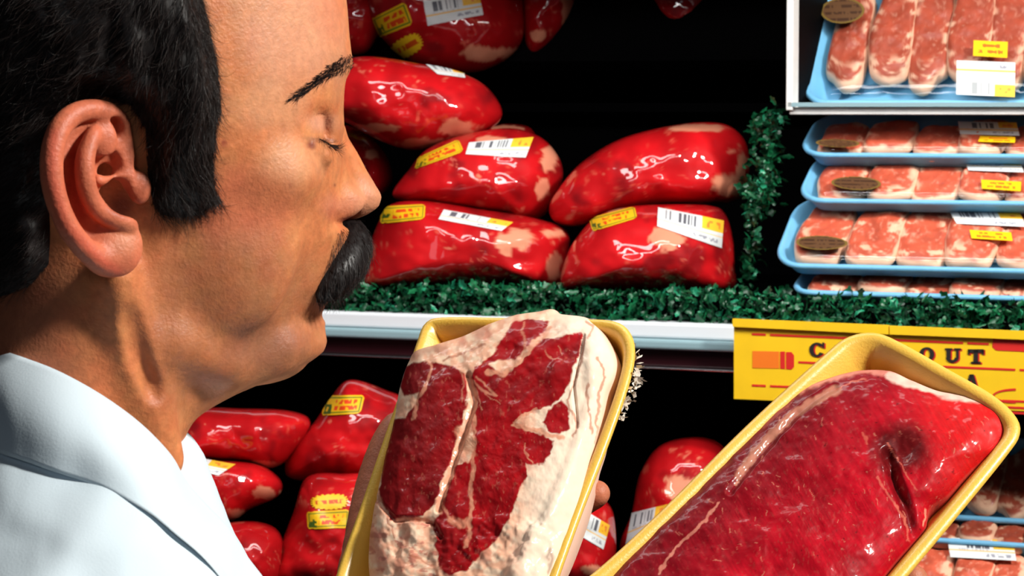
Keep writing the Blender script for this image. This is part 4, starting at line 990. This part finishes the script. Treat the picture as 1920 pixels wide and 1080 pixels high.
# --- hair cap
hair_px = [(385, -60), (390, 0), (404, 60), (416, 110), (424, 160), (428, 205), (420, 250), (418, 300), (424, 345), (444, 382), (418, 402), (388, 424), (340, 438), (290, 428), (262, 395), (250, 330), (246, 250), (225, 215), (180, 200), (140, 230), (125, 340), (135, 440), (130, 510), (90, 560), (20, 600), (-60, 630), (-400, 560), (-500, 0), (-300, -500), (200, -600), (420, -300), (400, -150)]
hl = np.array([LP(x, y, -68)[[0, 2]] for x, y in hair_px])
def hair_t(X, Z):
    d = sdpoly(X, Z, hl); return sst(1.5, -20, d)
XX, ZZ = np.meshgrid(V0.ax[0], V0.ax[2], indexing='ij')
t2 = hair_t(XX, ZZ)
nzz = fbm(XX/9, ZZ/22, 0, 61, 3)
VHr = Vol(V0.lo, V0.lo+V0.h*(V0.n-1), HRES); VHr.n = V0.n; VHr.ax = V0.ax
thk = (-3+t2*(11+10*sst(0, 90, ZZ)*1+6*(nzz-.5)))
side_t = sst(150, 60, np.abs(ZZ-200))
VHr.F = (FBASE-thk[:, None, :].astype(np.float32))
Vc, Fc_ = VHr.nets(); Vc = warp(Vc)
# keep only the part outside the head in the hair region
tv = hair_t(Vc[:, 0], Vc[:, 2]); keepv = tv > .20; Fk = Fc_[keepv[Fc_].all(1)]
used = np.unique(Fk); mpv = np.full(len(Vc), -1); mpv[used] = np.arange(len(used))
HC = lambda L: np.array([.005, .003, .003])*(.6+.9*fbm(L[:, 0]/2.2, L[:, 1]/3, L[:, 2]/9, 3, 3))[:, None]
mesh('hair', HW(Vc[used]), mpv[Fk], M['hair'], person, colors=HC(Vc[used]))
# --- strands
def strands(name, roots, dirs, lens, r0=.06, seg=7, curl=.3, grav=(0, 0, -.0), col=(.012, .007, .006), seed=0, m='hair', label=None, colvar=.5):
    """roots, dirs in head mm; tapering three-sided tubes in one mesh"""
    rg = np.random.default_rng(seed); n = len(roots)
    p = roots.copy(); d = dirs/np.linalg.norm(dirs, axis=1)[:, None]
    ax_ = rg.normal(size=(n, 3)); ax_ = np.cross(d, ax_); ax_ /= np.linalg.norm(ax_, axis=1)[:, None]
    kk = rg.normal(size=n)*curl
    rings = []
    for i in range(seg+1):
        t = i/seg; r = r0*(1-.85*t)
        b = np.cross(d, ax_); bn = b/np.linalg.norm(b, axis=1)[:, None]
        cn = np.cross(bn, d)
        ring_ = np.stack([p+(cn*math.cos(a)+bn*math.sin(a))*r for a in (0, 2.094, 4.189)], 1); rings.append(ring_)
        p = p+d*(lens/seg)[:, None]
        d = d+b*kk[:, None]+np.array(grav); d /= np.linalg.norm(d, axis=1)[:, None]
    V = np.stack(rings, 1).reshape(-1, 3)    # n, seg+1, 3
    base = np.arange(n)[:, None]*(seg+1)*3
    fs = []
    for i in range(seg):
        for a in range(3):
            b_ = (a+1) % 3; fs.append(np.stack([base[:, 0]+i*3+a, base[:, 0]+i*3+b_, base[:, 0]+(i+1)*3+b_, base[:, 0]+(i+1)*3+a], 1))
    C = np.repeat(np.array(col)[None]*(1+colvar*rg.uniform(-1, 2, n))[:, None], (seg+1)*3, 0)
    return mesh(name, HW(V), np.concatenate(fs), M[m], person, colors=C)
rg = np.random.default_rng(2)
Pc = Vc[used]
nrmc = None
def normals(V, F):
    a, b, c = V[F[:, 0]], V[F[:, 1]], V[F[:, 2]]; fn = np.cross(b-a, c-a); N_ = np.zeros_like(V)
    for k in range(4): np.add.at(N_, F[:, k], fn)
    return N_/(np.linalg.norm(N_, axis=1)[:, None]+1e-9)
Nc = normals(Vc, Fc_)[used]
pxc, pyc = proj(HW(Pc))
vis = np.where((Pc[:, 1] < 20) & (pxc > -40) & (pyc > -60))[0]
def comb(L, pxx, pyy):
    # hair is combed back and down; sideburn goes straight down and forward at its foot
    d = np.stack([np.where(pxx > 250, -.35, -1.), np.zeros(len(L)), np.full(len(L), -.9)], 1)
    sb = sst(230, 300, pyy)*sst(230, 270, pxx); d[:, 0] += sb*.75; return d
sel = rg.choice(vis, 9000); d_ = comb(Pc[sel], pxc[sel], pyc[sel]); Nn = Nc[sel]
d_ = d_-Nn*(d_*Nn).sum(1)[:, None]*.9+Nn*.12+rg.normal(size=d_.shape)*.16
strands('hair_strand', Pc[sel]-Nn*.3, d_, rg.uniform(6, 15, 9000), .13, curl=.12, col=(.012, .007, .006), seed=3, colvar=.8)['kind'] = 'stuff'
# hairline fringe: fine hairs lying over the skin
e = np.where((np.abs(tv[used]-.3) < .22) & (Pc[:, 1] < 0) & (pxc > 225) & (pyc > -60) & (pyc < 450))[0]
sel = rg.choice(e, 3000); Nn = Nc[sel]; d_ = comb(Pc[sel], pxc[sel], pyc[sel]); d_[:, 0] += rg.uniform(-.2, .9, len(sel)); d_ = d_-Nn*(d_*Nn).sum(1)[:, None]+Nn*.05+rg.normal(size=d_.shape)*.15
strands('hairline_strand', Pc[sel], d_, rg.uniform(4, 11, 3000), .09, curl=.16, col=(.014, .008, .006), seed=4)['kind'] = 'stuff'
# surface lookup on the skin from a photograph pixel
bh = BVHTree.FromPolygons([Vector(v) for v in HW(Vh)], [tuple(int(i) for i in f) for f in Fh])
def on_skin(px, py, jit=0):
    h = bh.ray_cast(Vector(CAM), Vector(RAY(np.array(float(px)), np.array(float(py)))))
    if h[0] is None: return None
    w = np.array(h[0])-HO; n = np.array(h[1]); 
    if n@FW > 0: n = -n
    return np.array([w@HF, w@HL, w@HU])*1000, np.array([n@HF, n@HL, n@HU])
def growth(poly, n, dirf, lmin, lmax, name, r0, curl, lift, seed, grav=(0, 0, 0), col=(.010, .007, .007), soft=0):
    rg = np.random.default_rng(seed); poly = np.array(poly, float); lo = poly.min(0); hi = poly.max(0); R = []; D = []
    tries = 0
    while len(R) < n and tries < n*30:
        tries += 1; x, y = rg.uniform(lo, hi)
        if not inside(np.array([x]), np.array([y]), poly)[0]: continue
        h = on_skin(x, y)
        if h is None: continue
        p, nn = h; d = np.array(dirf(x, y), float); d = d-nn*(d@nn)*.8; d = nrm(d)+nn*lift+rg.normal(size=3)*.14
        R.append(p-nn*.5); D.append(d)
        if abs(p[1]) > 1 and name == 'moustache' and rg.random() < .5:
            R.append((p-nn*.5)*(1, -1, 1)); D.append(d*(1, -1, 1))
    R = np.array(R); D = np.array(D)
    return strands(name, R, D, rg.uniform(lmin, lmax, len(R)), r0, curl=curl, grav=grav, col=col, seed=seed)
# eyebrow: arched, thick at the inner end
brow = [(548, 186), (560, 176), (590, 152), (615, 128), (640, 108), (658, 98), (668, 104), (668, 120), (650, 132), (625, 142), (595, 162), (565, 184)]
growth(brow, 1900, lambda x, y: (-.6, -.65, -.22), 4, 7, 'eyebrow', .23, .03, .04, 11)
# lashes
R = []; D = []
for i in range(46):
    t = i/45; p = smooth_open(np.array([ec+(4, 1*0-11, -4)]+[ec+(10.5, -6, -6.5), ec+(12.6, 0, -7.5), ec+(10.5, 7, -6)]), 46)[i] if False else None
ecn = LP(578, 244, -38)+(-3, 0, 0)
lp = smooth_open(np.array([ecn+(4.5, -11, -3.5), ecn+(10.8, -6, -6), ecn+(12.8, 0, -7), ecn+(10.8, 7, -6)]), 60)
dl = np.stack([np.linspace(.4, 1.0, 60), np.linspace(-.9, .35, 60), np.full(60, -.45)], 1)+rg.normal(size=(60, 3))*.12
strands('eyelash', lp, dl, rg.uniform(6, 9, 60), .16, curl=.1, grav=(0, 0, .09), seed=6)
# moustache: dense mass with strands over it
VM = Vol(LP(540, 590, -44), np.array([150, 44, LP(600, 390, 0)[2]]), 1.0)
for s_ in (-1, 1):
    g = lambda x, y, l: LP(x, y, l)*(1, -s_, 1)
    VM.chain([g(655, 446, -3), g(653, 474, -9), g(636, 505, -17), g(617, 530, -22), g(607, 547, -25)], [8, 9.2, 9.2, 6.8, 3.0], 4, n=14)
Vmu, Fmu = VM.nets(); Vmu = Vmu+(fbm(Vmu[:, 0]/2.5, Vmu[:, 1]/1.6, Vmu[:, 2]/8, 31, 2)-.5)[:, None]*2.5
mesh('moustache', HW(Vmu), Fmu, M['hair'], person, colors=np.tile((.009, .006, .006), (len(Vmu), 1)))
Nm = normals(Vmu, Fmu); sel = rg.choice(len(Vmu), 3200); q = Vmu[sel]; Nn = Nm[sel]
d_ = np.stack([np.full(len(q), .12), np.sign(q[:, 1])*.55, np.full(len(q), -1.)], 1)+rg.normal(size=(len(q), 3))*.22
d_ = d_-Nn*(d_*Nn).sum(1)[:, None]*.85+Nn*.10
strands('moustache_strand', q-Nn*.3, d_, rg.uniform(4, 9, len(q)), .14, curl=.07, seed=9, grav=(-.03, 0, -.05))['kind'] = 'stuff'
# roots of the moustache between nostril and cheek
growth([(636, 425), (668, 420), (672, 450), (640, 480), (622, 520), (610, 548), (604, 530), (622, 465)], 400, lambda x, y: (-.1, -.5, -1), 4, 8, 'moustache_strand', .11, .08, .2, 12)['kind'] = 'stuff'

# --- shirt: shoulder and chest volume, then the folded collar
VS_ = Vol((-230, -260, -640), (260, 260, -90), 4.5)
def WL(px, py, d):
    w = P(px, py, d)-HO; return np.array([w@HF, w@HL, w@HU])*1000
VS_.cap(WL(-60, 960, 1.23), WL(-190, 1400, 1.12), 52, 70, 40)
VS_.cap(WL(60, 1010, 1.19), WL(200, 1500, 1.16), 66, 110, 50)
VS_.cap(WL(60, 1000, 1.30), WL(60, 1400, 1.50), 62, 74, 40)
VS_.cap(WL(150, 1050, 1.22), WL(250, 1600, 1.25), 60, 120, 40)
VS_.cap(WL(-60, 1100, 1.25), WL(0, 2000, 1.25), 100, 130, 60)
Vs_, Fs_ = VS_.nets()
Wn = normals(Vs_, Fs_); Vs_ = Vs_+Wn*((fbm(Vs_[:, 0]/60, Vs_[:, 1]/60, Vs_[:, 2]/35, 15, 3)-.5)*9)[:, None]
mesh('shirt', HW(Vs_), Fs_, M['shirt'], person)
# collar ring: near side follows the photograph, far side closes behind the neck
top = [(-90, 640, 1.22), (-40, 640, 1.175), (0, 655, 1.155), (50, 672, 1.14), (100, 691, 1.13), (150, 716, 1.125), (200, 746, 1.125), (250, 782, 1.13), (290, 818, 1.14), (325, 858, 1.155), (352, 905, 1.165), (392, 950, 1.17), (430, 990, 1.17), (462, 1040, 1.17), (498, 1088, 1.17), (530, 1140, 1.17)]
bot = [(-110, 850, 1.20), (-50, 830, 1.13), (0, 850, 1.108), (50, 866, 1.098), (100, 884, 1.092), (150, 900, 1.09), (200, 918, 1.088), (250, 945, 1.088), (290, 970, 1.09), (330, 1003, 1.092), (370, 1036, 1.096), (400, 1068, 1.10), (430, 1110, 1.11), (450, 1150, 1.12), (470, 1190, 1.13), (490, 1230, 1.14)]
n_ = 120; tq = smooth_open(top, n_); bq = smooth_open(bot, n_)
rows = []
for k in range(21):
    t = k/20
    q = tq*(1-t)+bq*t
    bulge = math.sin(math.pi*t)
    q = q.copy(); q[:, 2] -= .012*bulge*(1-.3*t); q[:, 2] += .0025*np.sin(np.arange(n_)*.11+3*t)*t
    rows.append(P(q[:, 0], q[:, 1], q[:, 2]))
# lower hem turned under
rows.append(P(bq[:, 0], bq[:, 1], bq[:, 2]+.004)); rows.append(P(tq[:, 0]*.3+bq[:, 0]*.7, tq[:, 1]*.3+bq[:, 1]*.7, bq[:, 2]*.7+tq[:, 2]*.3+.006))
# inside of the collar stand (above the neckline, behind)
ins = [P(tq[:, 0]-4, tq[:, 1]+2, tq[:, 2]+.006), P(tq[:, 0]-20, tq[:, 1]+60, tq[:, 2]+.012)]
rows = ins[::-1]+rows
Vcol = np.stack(rows); Rr, Cc = Vcol.shape[:2]
mesh('collar', Vcol.reshape(-1, 3), gridfaces(Rr, Cc), M['shirt'], person)
# far half of the collar, round the other side of the neck
far = [(-90, 640, 1.22), (-60, 640, 1.30), (40, 690, 1.335), (160, 760, 1.33), (260, 840, 1.30), (330, 900, 1.26), (380, 960, 1.22)]
fq = smooth_open(far, 60); fb_ = fq+np.array([(-20+60*i/59, 190, .03) for i in range(60)])
Vf = np.stack([P(*(fq*(1-t)+fb_*t).T) for t in np.linspace(0, 1, 8)])
mesh('collar', Vf.reshape(-1, 3), gridfaces(8, 60), M['shirt'], person)
# near shoulder and sleeve head, starting under the collar edge
ctl = [[(x, y-26, d+.006) for x, y, d in bot], [(x-2, y+1, d+.0012) for x, y, d in bot], [(x-14, y+66, d-.014) for x, y, d in bot], [(x-40, y+170, d-.032) for x, y, d in bot],
       [(x-80, y+330, d-.060) for x, y, d in bot], [(x-110, y+520, d-.07) for x, y, d in bot], [(x-120, y+760, d-.06) for x, y, d in bot]]
ctl = np.stack([smooth_open(c, 150) for c in ctl]); g_ = np.stack([smooth_open(ctl[:, j], 90) for j in range(150)], 1)
W3 = P(g_[..., 0], g_[..., 1], g_[..., 2])
pxg, pyg = g_[..., 0], g_[..., 1]
wr = .0035*np.sin((pyg*.8+pxg*.9)/52+3*fbm(pxg/160, pyg/160, 0, 5, 2))*sst(250, 80, pxg-.2*(pyg-900))+.007*(fbm(pxg/150, pyg/90, 0, 6, 2)-.5)
W3 = W3-FW*(wr*sst(0, 30, np.arange(90))[:, None])[..., None]
mesh('shirt_shoulder', W3.reshape(-1, 3), gridfaces(90, 150), M['shirt'], person)
# stitching row along the collar edge
for k in range(46):
    t = .06+.7*k/46; i = int(t*(n_-1)); a_ = P(bq[i, 0]+4, bq[i, 1]-12, bq[i, 2]-.0095); b2 = P(bq[i, 0]+13, bq[i, 1]-8, bq[i, 2]-.0095)
# ---------------- hands and sleeves
def Dp(pl, x, y, off):
    h = hit_plane(np.array(float(x)), np.array(float(y)), pl.p0, pl.n); return float((h-CAM)@FW)+off
def HP(pl, x, y, off): return WL(x, y, Dp(pl, x, y, off))
def hand(lo, hi, build, name='hand', nails=()):
    Vv = Vol(lo, hi, 1.6); build(Vv); v, f = Vv.nets()
    c = np.tile(np.array([.52, .17, .09]), (len(v), 1))*(.85+.3*fbm(v[:, 0]/7, v[:, 1]/7, v[:, 2]/7, 4, 3))[:, None]
    mesh(name, HW(v), f, M['skin'], person, colors=c)
def bbox(pts, m): a_ = np.array(pts); return a_.min(0)-m, a_.max(0)+m
A1 = [[HP(PLL, 668, 1150, .054), HP(PLL, 686, 1040, .052), HP(PLL, 696, 960, .050), HP(PLL, 708, 895, .047), HP(PLL, 724, 835, .043), HP(PLL, 742, 795, .041)],
      [HP(PLL, 720, 1150, .062), HP(PLL, 745, 1000, .062), HP(PLL, 775, 900, .056), HP(PLL, 800, 810, .052), HP(PLL, 812, 770, .050)],
      [HP(PLL, 780, 1150, .064), HP(PLL, 815, 1000, .064), HP(PLL, 850, 890, .056), HP(PLL, 875, 800, .052), HP(PLL, 885, 760, .05)],
      [HP(PLL, 840, 1160, .062), HP(PLL, 885, 1010, .064), HP(PLL, 925, 910, .056), HP(PLL, 955, 830, .052), HP(PLL, 965, 800, .05)],
      [HP(PLL, 830, 1240, .060), HP(PLL, 930, 1100, .060), HP(PLL, 1020, 985, .054), HP(PLL, 1085, 940, .040), HP(PLL, 1120, 925, .026)]]
R1 = [[17, 14.5, 13, 11.5, 9.5, 7.5], [14, 10.5, 9.5, 8.5, 7], [14, 11, 10, 9, 7.5], [14, 11, 10, 8.5, 7.5], [17, 13, 10.5, 9.5, 7.6]]
wrist1 = HP(PLL, 700, 1420, .05); elbow1 = WL(220, 2150, 1.45)
def build1(V_):
    for c_, r_ in zip(A1, R1): V_.chain(c_, r_, 3, n=14)
    V_.cap(HP(PLL, 700, 1180, .052), HP(PLL, 820, 1190, .06), 17, 18, 10); V_.cap(HP(PLL, 720, 1260, .052), wrist1, 24, 25, 12); V_.cap(wrist1, wrist1*.6+elbow1*.4, 24, 32, 6)
lo_, hi_ = bbox(sum(A1, [])+[wrist1, wrist1*.6+elbow1*.4], 40); hand(lo_, hi_, build1)
A2 = [[HP(PLR, 1560, 1330, .060), HP(PLR, 1640, 1220, .058), HP(PLR, 1700, 1120, .046), HP(PLR, 1712, 1085, .020)],
      [HP(PLR, 1500, 1330, .062), HP(PLR, 1560, 1190, .062), HP(PLR, 1600, 1080, .060), HP(PLR, 1620, 1030, .056)],
      [HP(PLR, 1430, 1330, .062), HP(PLR, 1480, 1180, .062), HP(PLR, 1510, 1070, .060), HP(PLR, 1530, 1010, .056)],
      [HP(PLR, 1370, 1330, .062), HP(PLR, 1400, 1190, .062), HP(PLR, 1430, 1090, .060), HP(PLR, 1445, 1040, .056)],
      [HP(PLR, 1400, 1450, .060), HP(PLR, 1280, 1420, .055), HP(PLR, 1160, 1370, .04), HP(PLR, 1110, 1340, .02)]]
R2 = [[14, 11, 10, 8], [14, 11, 9.5, 8], [14, 11, 10, 8], [14, 10, 9, 7.5], [17, 14, 11, 9]]
wrist2 = HP(PLR, 1440, 1640, .06); elbow2 = WL(700, 2700, 1.05)
def build2(V_):
    for c_, r_ in zip(A2, R2): V_.chain(c_, r_, 3, n=14)
    V_.cap(HP(PLR, 1400, 1380, .062), HP(PLR, 1540, 1370, .062), 18, 18, 10); V_.cap(HP(PLR, 1460, 1420, .062), wrist2, 27, 26, 12); V_.cap(wrist2, wrist2*.8+elbow2*.2, 25, 30, 6)
lo_, hi_ = bbox(sum(A2, [])+[wrist2, wrist2*.8+elbow2*.2], 40); hand(lo_, hi_, build2)
sh1 = WL(190, 1500, 1.38); sh2 = WL(-190, 1420, 1.10)
for wr_, el_, sh_, f0 in ((wrist1, elbow1, sh1, .3), (wrist2, elbow2, sh2, .15)):
    st_ = wr_*(1-f0)+el_*f0; lo_, hi_ = bbox([st_, el_, sh_], 90); Vv = Vol(lo_, hi_, 7.)
    Vv.cap(st_, el_, 36, 48, 10); Vv.cap(el_, sh_, 50, 66, 20); v, f = Vv.nets(); mesh('sleeve', HW(v), f, M['shirt'], person)
